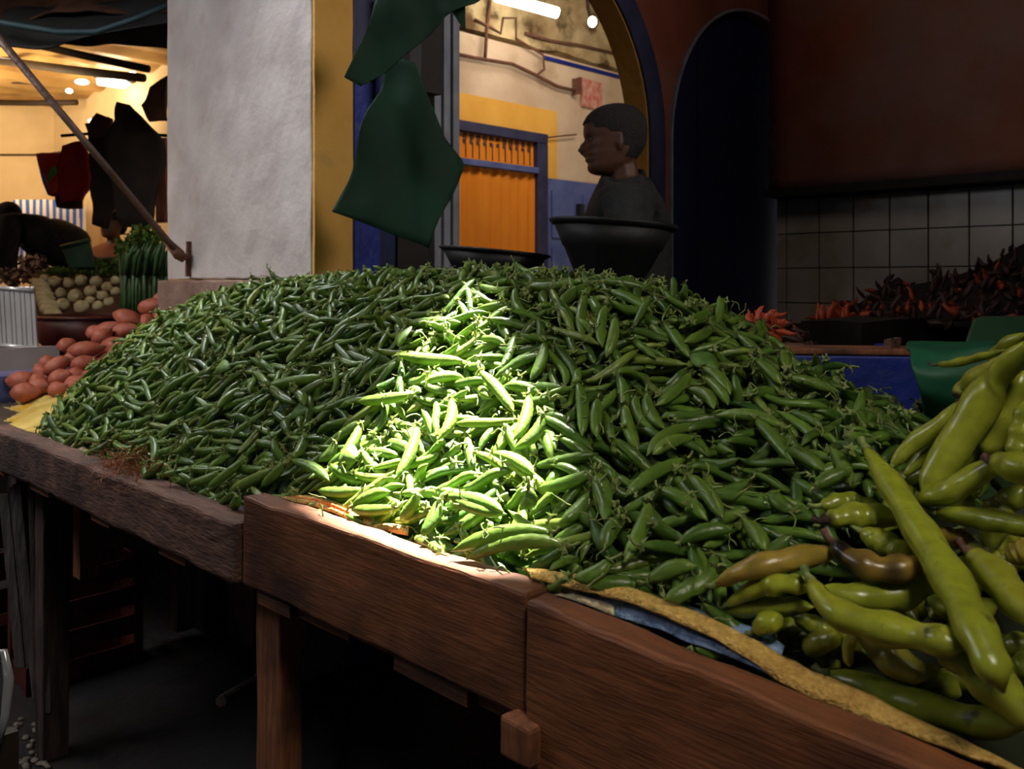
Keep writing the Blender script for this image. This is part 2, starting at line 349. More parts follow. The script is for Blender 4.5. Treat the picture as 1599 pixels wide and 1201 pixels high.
# tiled wall at the right and the plaster hood over it
wr = struct(MB().box((XW,YT,0),(3,YT+.12,3)), 'wall_right', 'grout')
TS = .17
for r in range(4):
    for k in range(9):
        x0 = XW+.055+k*TS if k else XW+.055
        z1 = 1.555-r*TS
        ju = lambda: random.uniform(-.0012,.0012)
        mb = MB().box((x0+.004, YT-.009+ju(), z1-TS+.004),(x0+TS-.003, YT-.001, z1-.001))
        o = under(mb.build('tile', 'tilew', bevel=.0015), wr)
for r in range(4):
    under(MB().box((XW+.003, YT-.008, 1.555-(r+1)*TS+.004),(XW+.052, YT-.001, 1.554-r*TS)).build('tile','tilew'), wr)
struct(rough_box((XW+.01,YT-.10,1.60),(2.4,YT-.001,3.0),(40,2,24),.012,9), 'trim_upper_wall', 'redbrown', smooth=True)
struct(MB().box((XW+.01,YT-.14,1.562),(2.4,YT-.001,1.60)), 'trim_ledge', 'blackwood')
# back room
struct(MB().box((-4.34,3.4,0),(-4.2,9,2.72)), 'wall_back', 'stainwall')
struct(rough_box((-4.34,3.4,2.74),(-4.17,9,3.6),(1,60,14),.02,12), 'trim_crumbling_plaster', 'rust_wall')
struct(MB().box((-4.2,4.5,2.675),(-4.185,5.7,2.70)), 'trim_blue_line', 'bluepaint')
struct(MB().box((-4.205,3.4,1.95),(-4.196,4.64,2.335)).box((-4.205,4.49,.0),(-4.196,4.64,1.95)), 'trim_yellow_band', 'roomyellow')
struct(MB().box((-12,3.4,0),(-4.34,3.5,3.6)), 'wall_hall_side', 'cream')
struct(MB().box((-10.7,-3,0),(-10.5,3.4,3.6)), 'wall_hall', 'cream')
struct(MB().box((-4.2,8.9,0),(XW,9,3.6)), 'wall_far', 'stainwall')
struct(MB().box((-4.6,1.6,3.55),(-2.2,9,3.6)), 'ceiling_back_room', 'blackwood')
d1 = bpy.data.objects.new('door_1', None); C.objects.link(d1); d1['kind'] = 'structure'; d1.location = (-4.19, 3.95, 0)
under(MB().box((-4.195,3.42,2.085),(-4.13,4.48,2.15)).box((-4.195,4.38,0),(-4.13,4.48,2.085)).build('door_frame','navy',bevel=.006), d1)
under(MB().box((-4.19,3.42,1.875),(-4.12,4.38,1.915)).build('transom_bar','roomblue',bevel=.005), d1)
cur = sheet([((-4.17,3.42,1.875),(-4.17,4.38,1.875)),((-4.17,3.42,.02),(-4.17,4.38,.02))],60,4,0)
cur.v = [(x+.012*math.sin(y*75)+.006*math.sin(y*31), y, z) for x,y,z in cur.v]
under(cur.build('curtain','orange',smooth=True), d1)
under(MB().box((-4.185,3.42,1.915),(-4.175,4.38,2.085)).build('transom_panel','orange'), d1)
lm = MB()
for k in range(16):
    y = 3.45+k*.058
    lm.box((-4.174,y,2.06-.02*random.random()),(-4.170,y+.03,2.083)); lm.box((-4.174,y+.02,1.93),(-4.170,y+.026,2.02+.04*random.random()))
    lm.ball((-4.172,y+.01,2.03),(.003,.014,.016))
under(lm.build('lace_trim','lace'), d1)
sh = bpy.data.objects.new('door_3', None); C.objects.link(sh); sh['kind'] = 'structure'; sh.location = (-4.18, 4.8, 0)
under(MB().box((-4.195,4.49,0),(-4.17,5.6,1.86)).build('door_leaf','roomblue'), sh)
for a,b in (((4.55,1.45),(4.78,1.78)),((4.55,1.05),(4.78,1.38)),((4.88,1.45),(5.1,1.78)),((4.88,1.05),(5.1,1.38))):
    under(MB().box((-4.17,a[0],a[1]),(-4.155,b[0],b[1])).build('panel','roomblue',bevel=.006), sh)
under(MB().box((-4.17,4.81,1.5),(-4.12,4.85,1.7)).box((-4.17,4.86,1.42),(-4.10,4.89,1.52)).build('latch','black',bevel=.003), sh)
# things on the back wall
tag(MB().tube([P(775,-6,5.5),P(870,20,5.7)], .035, 10).build('tube_lamp','lamp',smooth=True), 'bright fluorescent tube lamp high on the back room wall', 'lamp')
bl = empty('bulb_lamp', P(925,30,6.0), 'small glowing bulb hanging beside the arch in the back room', 'lamp')
under(MB().ball(P(925,34,6.0),(.03,.03,.036),12,8).build('bulb','lamp',smooth=True), bl)
under(MB().tube([P(922,27,6.0),P(918,12,6.0),P(915,-60,6.0)], .012, 6).build('cord','blackmetal'), bl)
for nm, pl, r, lab in (('cable', [(700,82),(740,90),(800,100),(838,118),(870,135),(900,142)], .013, 'thick sagging dark cable low on the stained back room wall'),
                   ('cable', [(765,0),(760,50),(757,95)], .011, 'vertical dark cable under the tube lamp on the back wall'),
                   ('cable', [(742,30),(765,42),(782,52),(786,28),(806,28),(806,60),(848,86),(850,108),(838,118)], .008, 'dark cable bent into a square loop on the back wall'),
                   ('cable', [(820,52),(860,64),(900,70),(960,84)], .012, 'pale cable running above the blue painted line'),
                   ('cable', [(845,216),(880,212),(900,210)], .006, 'thin wire crossing the wall beside the yellow band')):
    tag(MB().tube([PX(a,b,-4.16) for a,b in pl], r, 6).build(nm, 'rust', smooth=True), lab, 'cable')
tag(MB().box(PX(907,166,-4.19), PX(940,130,-4.17)).build('notice','sign'), 'faded red and pink notice on the back wall above the man', 'notice')
jb = tag(rough_box(PX(893,150,-4.19), PX(908,120,-4.1),(3,3,4),.01,3).build('junction_box','rust'), 'dark rusty junction box left of the pink notice', 'box')
# arch filling at the left: blue door leaf, ribbed grey shutter post
d4 = bpy.data.objects.new('door_4', None); C.objects.link(d4); d4['kind'] = 'structure'; d4.location = (XW-.06, 1.75, 0)
for k,(a,b,m) in enumerate(((1.63,1.70,'bluepaint'),(1.703,1.765,'darkblue'),(1.768,1.83,'blackwood'),(1.833,1.905,'blackwood'))):
    under(MB().box((XW-.075,a,0),(XW-.045-.006*(k%2),b,2.45)).build('plank',m,bevel=.003), d4)
rp = bpy.data.objects.new('trim_shutter_post', None); C.objects.link(rp); rp['kind'] = 'structure'; rp.location = (XW-.05, 1.97, 0)
for k in range(6):
    y = 1.91+k*.0205
    under(MB().box((XW-.07,y,0),(XW-.03-(.012 if k%2 else 0),y+.018,2.46)).build('slat','greytrim',bevel=.002), rp)
# roof over the stall with a torn gap, built after the heap surface is known (see below)
# ------------------------------------------------------------------ heap surface
RX = [-2.66,-2.58,-2.5,-2.4,-2.32,-2.16,-1.75,-1.31,-1.04,-.836,-.74,-.667,-.55,-.47,-.3,-.1]
RZ = [.80,.86,.95,1.02,1.07,1.115,1.145,1.16,1.15,1.125,1.085,1.035,.995,.965,.95,.94]
Y0X = [-2.7,-2.6,-2.45,-2.25,-2.1,-.1]; Y0V = [1.05,.98,.84,.70,.66,.66]
BX = [-2.6,-1.3,-1.1,-.1]; BV = [.80,.80,.835,.835]
YRX = [-2.7,-2.2,-1.0,-.6,-.1]; YRV = [1.08,1.14,1.17,1.14,1.08]
def hs(x, y):
    x = np.asarray(x, float); y = np.asarray(y, float)
    rz = np.interp(x, RX, RZ); y0 = np.interp(x, Y0X, Y0V); b = np.interp(x, BX, BV); yr = np.interp(x, YRX, YRV)
    f = np.clip((y-y0)/np.maximum(yr-y0,.02), -.3, 1); g = np.clip((y-yr)/.5, 0, 1)
    up = np.where(f > 0, np.sin(np.clip(f,0,1)*PI/2)**.95, f*1.2)
    z = b+(rz-b)*np.where(y < yr, up, np.cos(g*PI/2))
    z = z-np.clip((x+.42)/.1,0,1)*.10
    return z + .012*np.sin(x*9+y*5)*np.sin(y*8)*(f > .1)*(f < .8)
GX0, GY0, RES = -2.75, .58, .005; NX, NY = 560, 250
gx = GX0+(np.arange(NX)+.5)*RES; gy = GY0+(np.arange(NY)+.5)*RES
GXX, GYY = np.meshgrid(gx, gy, indexing='ij'); TZ = hs(GXX, GYY)
H = TZ-.035
front = GYY < np.interp(GXX, Y0X, Y0V)
H[front] = np.minimum(H[front], .79)
def surf_hit(px, py, Hm=None, lo=.45, hi=3.2):
    r = ray(px, py)
    t = lo
    while t < hi:
        p = CAM+r*t; i = int((p.x-GX0)/RES); j = int((p.y-GY0)/RES)
        if 0 <= i < NX and 0 <= j < NY:
            hz = Hm[i,j] if Hm is not None else TZ[i,j]
            if p.z <= hz: return p
        t += .004
    return None
# roof with the gap that lets the sun through
gap_px = [(728,478),(748,488),(752,560),(782,625),(815,665),(828,720),(836,780),(850,830),(840,900),(745,885),(610,850),(545,815),(505,785),(540,735),(580,680),(610,636),(655,570),(694,515)]
hole = []
for a, b in gap_px:
    r_ = ray(a, b); p = CAM+r_*(.30/-r_.z) if r_.z < 0 else PY(a, b, .64)
    if p.y > .66: p = surf_hit(a, b)
    hole.append(p + SUN*((3.0-p.z)/SUN.z))
hc = sum(hole, Vector())/len(hole)
hole.sort(key=lambda p: math.atan2(p.y-hc.y, p.x-hc.x))
ring = []
for p in hole:
    ring.append((p.x, p.y))
# ragged edge
rr = []
for k in range(len(ring)):
    a, b = ring[k], ring[(k+1)%len(ring)]
    for q in range(3):
        f = q/3; x = a[0]+(b[0]-a[0])*f; y = a[1]+(b[1]-a[1])*f
        s = 1+random.uniform(-.06,.06); rr.append((hc.x+(x-hc.x)*s, hc.y+(y-hc.y)*s))
bm = bmesh.new(); X0,X1,Y0_,Y1 = -4.6,3.0,-1.5,4.2
n = len(rr); iv = [bm.verts.new((x,y,3.0)) for x,y in rr]; ov = []
for x, y in rr:
    dx, dy = x-hc.x, y-hc.y; s = min((X1-hc.x)/dx if dx > 0 else (X0-hc.x)/dx if dx < 0 else 9e9, (Y1-hc.y)/dy if dy > 0 else (Y0_-hc.y)/dy if dy < 0 else 9e9)
    ov.append((hc.x+dx*s, hc.y+dy*s))
ovv = [bm.verts.new((x,y,3.0)) for x,y in ov]
def side(p): return 0 if abs(p[0]-X1)<1e-6 else 1 if abs(p[1]-Y1)<1e-6 else 2 if abs(p[0]-X0)<1e-6 else 3
crn = {(0,1):(X1,Y1),(1,2):(X0,Y1),(2,3):(X0,Y0_),(3,0):(X1,Y0_)}
for k in range(n):
    k2 = (k+1)%n; f = [iv[k], ovv[k]]
    s1, s2 = side(ov[k]), side(ov[k2])
    while s1 != s2:
        f.append(bm.verts.new((*crn[(s1,(s1+1)%4)],3.0))); s1 = (s1+1)%4
    f += [ovv[k2], iv[k2]]
    try: bm.faces.new(f)
    except ValueError: pass
me = bpy.data.meshes.new('ceiling'); bm.to_mesh(me); bm.free(); me.materials.append(M['thatch'])
ro = bpy.data.objects.new('ceiling', me); C.objects.link(ro); ro['kind'] = 'structure'
k = ro.modifiers.new('thick','SOLIDIFY'); k.thickness = .01

# ------------------------------------------------------------------ pod shapes
def pod_geom(L, wd, curve, peas, nseg=13, ns=8, twist=0, flat=.82, bump=.07, tail=.06):
    """pod along +X from -L/2 (calyx end) to L/2 (tip), bowed in Y, thin in Z"""
    vs = []; fs = []
    for i in range(nseg+1):
        s = i/nseg; x = -L/2+L*s
        env = max(0.02, (math.sin(PI*min(1,max(0,s*.97+.015))))**.42)
        if s > .86: env *= (1-(s-.86)/.14)**.8*.9+.06
        if s < .08: env *= .35+.65*s/.08
        r = wd/2*env*(1+bump*math.sin(2*PI*peas*s))
        cy = curve*(4*s*(1-s)-.5); tz = twist*math.sin(PI*s*2)*.004
        for k in range(ns):
            a = 2*PI*k/ns
            rr = r*(1.1 if k == ns//4 else 1)
            vs.append((x, cy+rr*math.sin(a), tz+rr*flat*math.cos(a)))
    for i in range(nseg):
        for k in range(ns): fs.append((i*ns+k, (i+1)*ns+k, (i+1)*ns+(k+1)%ns, i*ns+(k+1)%ns))
    fs.append(tuple(range(ns))); fs.append(tuple((nseg*ns+k) for k in range(ns-1,-1,-1)))
    return np.array(vs), fs
def calyx_geom(L, wd, curve, seed=0):
    rnd = random.Random(seed); mb = MB(); x0 = -L/2; y0 = -curve*.5
    c = Vector((x0+.001, y0, 0))
    for k in range(5):
        a = 2*PI*k/5+rnd.random(); u = Vector((0,math.cos(a),math.sin(a))); v = Vector((0,-math.sin(a),math.cos(a)))
        r = wd*.34
        tip = c+Vector((rnd.uniform(-.004,.006),0,0))+u*wd*rnd.uniform(.5,.74)
        n = len(mb.v); mb.v += [tuple(c+Vector((-.002,0,0))), tuple(c+u*r*.7+v*r*.6), tuple(tip), tuple(c+u*r*.7-v*r*.6)]; mb.f.append((n,n+1,n+2,n+3))
    ln = rnd.uniform(.006,.016); b = Vector((0,rnd.uniform(-.6,.6),rnd.uniform(-.2,.6)))
    mb.tube([c, c+Vector((-ln*.5,0,0)), c+(Vector((-1,0,0))+b).normalized()*ln], [wd*.17,wd*.1,wd*.11], 5)
    return np.array(mb.v), mb.f
VAR = []
for k in range(22):
    L = [.082,.075,.09,.068,.079,.096,.072,.085,.06,.088,.078][k%11]; wd = [.0140,.0132,.0145,.0126,.0152,.0138][k%6]
    cv = random.uniform(-.007,.007) if k%4 else random.uniform(.008,.015)*random.choice((-1,1))
    g = pod_geom(L, wd, cv, random.randint(6,8), twist=random.uniform(-1,1), flat=random.uniform(.78,.92), bump=random.uniform(.02,.08))
    VAR.append(dict(L=L, w=wd, g=g, c=calyx_geom(L, wd, cv, k), tint=(random.random()**1.3, (.55 if k in (5,13) else random.random()*.18), 0)))
def seam_highlight_tint(nv, ns, t, nseg):
    a = np.tile(np.array([t[0],t[1],t[2],1.0],dtype=np.float32), (nv,1)); k = np.arange(nv)%ns; r_ = np.arange(nv)//ns
    a[k == ns//4, 0] += .55; a[r_ <= 1, 0] += .3; a[r_ >= nseg-1, 1] += .25  # pale seam doubles as a painted highlight line; calyx end paler, tip warmer
    return np.clip(a, 0, 1)
def set_tint(me, t):
    ca = me.color_attributes.new('tint', 'FLOAT_COLOR', 'POINT')
    nv = len(me.vertices); ns_ = 10 if nv == 170 else 8; ca.data.foreach_set('color', seam_highlight_tint(nv, ns_, t, nv//ns_-1).ravel())
def raw_mesh(name, vs, fs, m, tint=None):
    me = bpy.data.meshes.new(name); me.from_pydata([tuple(v) for v in vs], [], fs); me.materials.append(M[m])
    me.polygons.foreach_set('use_smooth', [True]*len(me.polygons))
    if tint is not None: set_tint(me, tint)
    me.update(); return me
for v in VAR:
    v['mesh'] = raw_mesh('pea_pod', *v['g'], 'pod', v['tint']); v['cmesh'] = raw_mesh('calyx', *v['c'], 'calyx')
# ------------------------------------------------------------------ drop the pods
pods = []   # (matrix 3x3+loc, variant, special)
def stamp(c, d, L, wd, lift=0):
    n = 15; side_ = Vector((-d.y, d.x, 0)); side_ = side_.normalized() if side_.length > 1e-6 else Vector((1,0,0))
    for q in range(n):
        f = (q+.5)/n-.5; p = c+d*(L*f)
        for e in (-.32, 0, .32):
            s = p+side_*wd*e; i = int((s.x-GX0)/RES); j = int((s.y-GY0)/RES)
            if 0 <= i < NX and 0 <= j < NY:
                z = s.z+wd*(.40 if e == 0 else .22)
                if z > H[i,j]: H[i,j] = z
def rest(cx, cy, dx, dy, L, wd):
    """lowest line over the height map: returns z at the two ends"""
    sup = []
    for q in range(11):
        f = (q/10-.5)*.92; x = cx+dx*L*f; y = cy+dy*L*f
        i = int((x-GX0)/RES); j = int((y-GY0)/RES)
        z = H[i,j] if (0 <= i < NX and 0 <= j < NY) else .79
        sup.append((f, z))
    c0 = max(s[1] for s in sup if abs(s[0]) < .16)
    best = None
    for sl in np.linspace(-.75,.75,13)*L:
        z0 = max(z-f*sl for f, z in sup)
        if best is None or z0 < best[0]: best = (z0, sl)
    return best
def basis_mat(d, up, roll=0):
    d = d.normalized(); z = (up-d*up.dot(d)).normalized(); y = z.cross(d)
    R = Matrix((d, y, z)).transposed(); return R @ Matrix.Rotation(roll, 3, 'X')
def surf_normal(x, y):
    e = .02; return Vector((-(float(hs(x+e,y))-float(hs(x-e,y)))/(2*e), -(float(hs(x,y+e))-float(hs(x,y-e)))/(2*e), 1)).normalized()
def img_dir(x, y, z, ang):
    """direction on the heap surface that shows at image angle ang (deg, counter-clockwise from right)"""
    n = surf_normal(x, y); e1 = Vector((1,0,0)); e1 = (e1-n*e1.dot(n)).normalized(); e2 = n.cross(e1)
    p = Vector((x,y,z)); q0 = proj(p); q1 = proj(p+e1*.01); q2 = proj(p+e2*.01)
    a = (q1[0]-q0[0], -(q1[1]-q0[1])); b = (q2[0]-q0[0], -(q2[1]-q0[1]))
    det = a[0]*b[1]-a[1]*b[0]; cx, sy = math.cos(math.radians(ang)), math.sin(math.radians(ang))
    if abs(det) < 2: return e1*math.cos(ang)+e2*math.sin(ang)
    u = (cx*b[1]-sy*b[0])/det; v = (a[0]*sy-a[1]*cx)/det
    d = e1*u+e2*v; return d.normalized()
OKM = (GYY > np.interp(GXX, Y0X, Y0V)-.004) & (GYY < np.interp(GXX, YRX, YRV)+.14) & (GXX > -2.62) & (GXX < -.385)
cells = np.argwhere(OKM)
tries = 0; placed = 0
while placed < 3900 and tries < 9000:
    tries += 1
    ks = rng.integers(0, len(cells), 10)
    best = max(ks, key=lambda k: TZ[cells[k][0], cells[k][1]]-H[cells[k][0], cells[k][1]])
    i, j = cells[best]; x, y = gx[i], gy[j]
    if TZ[i,j]-H[i,j] < -.012: continue
    vi = random.randrange(len(VAR)); v = VAR[vi]
    px, py, t = proj((x, y, TZ[i,j]))
    if px < 620: ang = random.gauss(36, 26)
    elif px < 860: ang = random.choice((random.gauss(25,30), random.gauss(-30,35), random.uniform(0,180)))
    else: ang = random.choice((random.gauss(-50,22), random.gauss(-50,22), random.gauss(28,22), random.uniform(0,180)))
    if random.random() < .5: ang += 180
    d = img_dir(x, y, TZ[i,j], ang)
    dh = Vector((d.x, d.y, 0)); 
    if dh.length < .25: dh = Vector((random.uniform(-1,1), random.uniform(-1,1), 0))
    dh.normalize(); Lh = v['L']*.9
    z0, sl = rest(x, y, dh.x, dh.y, Lh, v['w'])
    zc = z0+v['w']*.30
    if zc > TZ[i,j]+.016: continue
    yfr = float(np.interp(x, Y0X, Y0V))
    if min(y-dh.y*Lh/2, y+dh.y*Lh/2) < yfr-.012: continue
    d3 = Vector((dh.x, dh.y, sl/Lh)).normalized()
    c = Vector((x, y, zc)); R = basis_mat(d3, surf_normal(x,y), random.gauss(0,.5)+(PI if random.random()<.5 else 0))
    stamp(c, d3, v['L'], v['w']); pods.append([R, c, vi, None]); placed += 1
# pods copied from the photograph: calyx end, tip end, bow, label
HP = [
((884,844),(727,866),-1.3,'longest sunlit pea pod lying just above the board top'),((862,825),(704,855),-1,'second long sunlit pea pod, its calyx touching the longest one'),
((750,578),(805,645),.3,'bright green pea pod standing out upright in the middle of the pile'),((853,534),(830,596),.5,0),((912,461),(908,529),-.6,'pea pod hanging straight down near the crest, below the black basin'),
((962,496),(948,560),.3,0),((943,477),(938,543),-.5,0),((864,483),(927,441),.6,0),((885,445),(818,447),.2,0),((843,613),(787,600),-.5,0),((828,617),(805,690),.6,0),
((853,648),(806,705),.8,0),((904,597),(911,683),.3,0),((932,623),(930,683),-.2,0),((973,632),(995,705),-.4,0),((929,737),(840,765),.5,0),((934,737),(948,797),.4,0),
((771,705),(838,740),.5,0),((698,772),(790,797),.6,0),((655,664),(619,752),.5,0),((624,556),(726,565),-.3,0),((635,505),(720,503),.1,0),((663,594),(726,588),.6,0),
((708,622),(689,689),.9,0),((828,762),(822,797),.5,0),((940,438),(1016,452),.5,0),((952,452),(1020,486),.4,0),((1038,504),(1078,560),.1,'flat pale green pea pod slanting down the right side of the crest'),
((1108,484),(1060,514),.2,0),((1112,514),(1068,536),.2,0),((1080,584),(1024,636),.3,0),((1076,604),(1120,636),1.,0),((1100,572),(1144,616),.5,0),((1100,588),(1140,632),.5,0),
((986,620),(1024,680),-1,0),((1006,616),(1034,672),-.8,0),((1226,662),(1116,645),-1.0,'fat curved pea pod arching over the right slope'),((1088,660),(1004,708),-1.1,'curved light green pea pod fanning left from a shared stalk'),((1080,680),(1016,708),-.6,0),
((1068,714),(972,774),-.6,'lower long light green pea pod fanning left from a brown stalk'),((1180,654),(1244,728),.2,'straight pea pod pointing down right across the right slope'),((1200,668),(1250,682),.4,0),((1032,760),(1108,812),.4,0),((1076,740),(1132,810),.3,0),
((1108,772),(1216,792),.4,0),((1016,786),(976,880),.2,'large split-looking pea pod hanging down the lower right slope'),((932,736),(948,816),-.4,0),((1060,844),(1144,824),.5,0),((1164,812),(1198,860),.2,0),
((972,804),(942,856),-.4,0),((1230,588),(1312,612),.2,0),((1222,548),(1230,580),.1,0),((1232,592),(1292,620),.2,0),((1166,616),(1224,612),.3,0),((1324,684),(1400,678),-.4,'dark pea pod reaching toward the grey wooden block'),
((616,795),(546,795),.4,0),((550,788),(610,765),.4,0),((569,767),(494,767),.3,0),((689,780),(659,840),.3,0),((655,772),(625,814),.2,0),((700,776),(790,806),-.5,0),
((824,757),(817,799),.9,0),((963,806),(941,859),-.3,0),((956,878),(896,908),.5,0),((929,750),(948,814),.5,0),((997,911),(922,915),-.3,0),((922,772),(877,818),.4,0),
((457,717),(517,750),.5,'fat pale green pea pod on the left slope above the board'),((250,742),(333,730),.2,0),((343,738),(295,757),.4,0),((383,717),(323,763),.2,0),((430,732),(357,767),.2,0),
((450,720),(408,760),.2,0),((420,603),(463,633),-.6,0),((463,610),(477,633),.4,0),((417,602),(513,588),.2,0),((347,498),(375,520),.4,0),((565,663),(530,723),.3,0),
((527,690),(500,723),.5,0),((478,677),(460,717),.4,0),((377,605),(337,637),-.4,0),((478,530),(447,567),.2,0),((643,617),(557,628),.2,0),((237,680),(240,723),.8,0),
((373,773),(362,796),.3,'small pea pod hanging over the gap between the two front boards'),((220,753),(257,720),.2,0),((1010,905),(1090,880),.4,0),((1090,905),(1040,940),.3,0),((1120,890),(1060,930),.5,0),
((1230,700),(1290,735),.3,0),((1270,760),(1330,735),.3,0),((1240,800),(1200,770),.3,0),((1300,700),(1330,760),.2,0),((1180,560),(1222,600),.3,0),((1150,520),(1192,562),.2,0)]
HP0 = len(pods)
for (a, b, bow, lab) in HP:
    pa = surf_hit(*a, H); pb = surf_hit(*b, H)
    if pa is None and pb is None: continue
    ta = (pa-CAM).dot(FW) if pa is not None else None; tb = (pb-CAM).dot(FW) if pb is not None else None
    if ta is None: ta = tb
    if tb is None: tb = ta
    tm = (ta+tb)/2; pxl = math.hypot(a[0]-b[0], a[1]-b[1]); dl = max(-.035, min(.035, (tb-ta)/2))
    tm -= .045 if a == (862,825) else .018
    A, B = P(*a, tm-dl), P(*b, tm+dl); L = (B-A).length
    if L > .125: A, B = P(*a, tm-dl*.3), P(*b, tm+dl*.3); L = (B-A).length
    wd = .0155 if L < .1 else .018
    g = pod_geom(L, wd, bow*.010, 7, nseg=16, ns=10, flat=.88, bump=.05)
    cg = calyx_geom(L, wd, bow*.010, int(a[0]))
    d = (B-A).normalized(); toc = (CAM-(A+B)/2).normalized()
    # bow is drawn in the picture plane: local Y across the view, thin side to the viewer
    R = basis_mat(d, (toc+Vector((0,0,.6))).normalized())
    tint = (min(1,.35+random.random()*.6), random.random()*.3, 0)
    pods.append([R, (A+B)/2, None, (g, cg, L, wd, tint, lab)])
# visibility vote: splat samples of every pod, count what each keeps
GW, GH = 800, 600; zb = np.full((GW,GH), 9.0); ib = np.full((GW,GH), -1)
info = []
for n_, (R, c, vi, sp) in enumerate(pods):
    L, wd = (VAR[vi]['L'], VAR[vi]['w']) if sp is None else (sp[2], sp[3])
    q = proj(c); info.append(q)
    for s in np.linspace(-.46,.46,22):
        p = c+R@Vector((L*s,0,0)); a, b, t = proj(p); a /= 2; b /= 2; rad = wd*.45/t*F/2
        i0, i1, j0, j1 = int(a-rad), int(a+rad)+1, int(b-rad), int(b+rad)+1
        if i0 < 0 or j0 < 0 or i1 >= GW or j1 >= GH: continue
        m = zb[i0:i1,j0:j1] > t; zb[i0:i1,j0:j1][m] = t; ib[i0:i1,j0:j1][m] = n_
cnt = np.bincount(ib[ib >= 0], minlength=len(pods))
keep = set(range(HP0, len(pods)))
for k in np.argsort(-cnt):
    if len(keep) >= 300: break
    keep.add(int(k))
SV, SF, ST, SMI = [], [], [], []; off = 0
def zone(p, px, py):
    # same test as the light: does the sun line from here pass the roof gap?
    q = p+SUN*((3.0-p.z)/SUN.z); inside = False; j = len(rr)-1
    for i in range(len(rr)):
        xi, yi = rr[i]; xj, yj = rr[j]
        if (yi > q.y) != (yj > q.y) and q.x < (xj-xi)*(q.y-yi)/(yj-yi)+xi: inside = not inside
        j = i
    if inside: return 'in the sunlit band', 'sunlit pea pods'
    if py < 500: return 'on the shaded crest', 'pea pods on the crest'
    if px < 640: return 'left of the sunlit band', 'pea pods on the left slope'
    if py > 820: return 'above the yellow hem', 'pea pods by the yellow hem'
    if px > 1180: return 'next to the broad beans', 'pea pods beside the broad beans'
    return 'right of the sunlit band', 'pea pods on the right slope'
for n_, (R, c, vi, sp) in enumerate(pods):
    if n_ in keep:
        if sp is None: me, cme = VAR[vi]['mesh'], VAR[vi]['cmesh']; lab = 0
        else: me = raw_mesh('pea_pod', *sp[0], 'pod', sp[4]); cme = raw_mesh('calyx', *sp[1], 'calyx'); lab = sp[5]
        o = bpy.data.objects.new('pea_pod', me); C.objects.link(o); o.matrix_world = Matrix.Translation(c) @ R.to_4x4()
        ch = bpy.data.objects.new('calyx', cme); C.objects.link(ch); ch.parent = o
        zl, zg = zone(c, info[n_][0], info[n_][1])
        if not lab:
            tt = sp[4] if sp else VAR[vi]['tint']; LL = sp[2] if sp else VAR[vi]['L']; bw = abs(sp[0][0][8*10:8*11,1].mean()) if sp else abs(VAR[vi]['g'][0][6*8:7*8,1].mean())
            ax = R@Vector((1,0,0)); q0 = proj(c-ax*.02); q1 = proj(c+ax*.02); an = math.degrees(math.atan2(-(q1[1]-q0[1]), q1[0]-q0[0]))%180
            w1 = 'yellowish' if tt[1] > .4 else 'pale' if tt[0] > .62 else 'dark' if tt[0] < .2 else 'mid'
            w2 = 'long' if LL > .086 else 'short' if LL < .070 else 'medium'
            w3 = 'lying level' if an < 20 or an > 160 else 'rising right' if an < 65 else 'upright' if an < 115 else 'falling right'
            lab = f"{w2} {'bowed ' if bw > .0035 else ''}{w1} green pea pod, {w3}, {zl}"
        tag(o, lab, 'pea pod', zg)
    else:
        v = VAR[vi]; Rm = np.array(R); cc = np.array(c)
        for (vs, fs), mi, tt in ((v['g'], 0, v['tint']), (v['c'], 1, (0,0,0))):
            if mi == 1 and cnt[n_] < 4: continue
            SV.append(vs@Rm.T+cc); SF += [tuple(i+off for i in f) for f in fs]; SMI += [mi]*len(fs)
            tj = (min(1,max(0,tt[0]+random.uniform(-.25,.25))), min(1,max(0,tt[1]+random.uniform(-.05,.1))))
            ST.append(seam_highlight_tint(len(vs), 8, (tj[0],tj[1],0), 13)); off += len(vs)
# core of the heap under the loose pods
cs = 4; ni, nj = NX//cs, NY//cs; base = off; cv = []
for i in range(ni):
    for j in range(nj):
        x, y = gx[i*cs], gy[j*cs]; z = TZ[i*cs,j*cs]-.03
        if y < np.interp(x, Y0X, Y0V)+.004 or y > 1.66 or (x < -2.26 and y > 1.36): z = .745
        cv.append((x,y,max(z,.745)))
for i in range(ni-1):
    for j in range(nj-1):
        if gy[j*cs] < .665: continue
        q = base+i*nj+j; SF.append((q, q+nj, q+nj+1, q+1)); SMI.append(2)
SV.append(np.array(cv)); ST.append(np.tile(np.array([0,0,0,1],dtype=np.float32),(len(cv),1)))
SV = np.concatenate(SV); ST = np.concatenate(ST)
me = bpy.data.meshes.new('pea_pods'); me.from_pydata(SV.tolist(), [], SF)
for m in ('pod','calyx','core'): me.materials.append(M[m])
me.polygons.foreach_set('material_index', SMI); me.polygons.foreach_set('use_smooth', [True]*len(SMI))
ca = me.color_attributes.new('tint','FLOAT_COLOR','POINT'); ca.data.foreach_set('color', ST.ravel()); me.update()
o = bpy.data.objects.new('pea_pods', me); C.objects.link(o)
tag(o, 'mass of small green pea pods making up the body of the big pile', 'pea pods', kind='stuff')
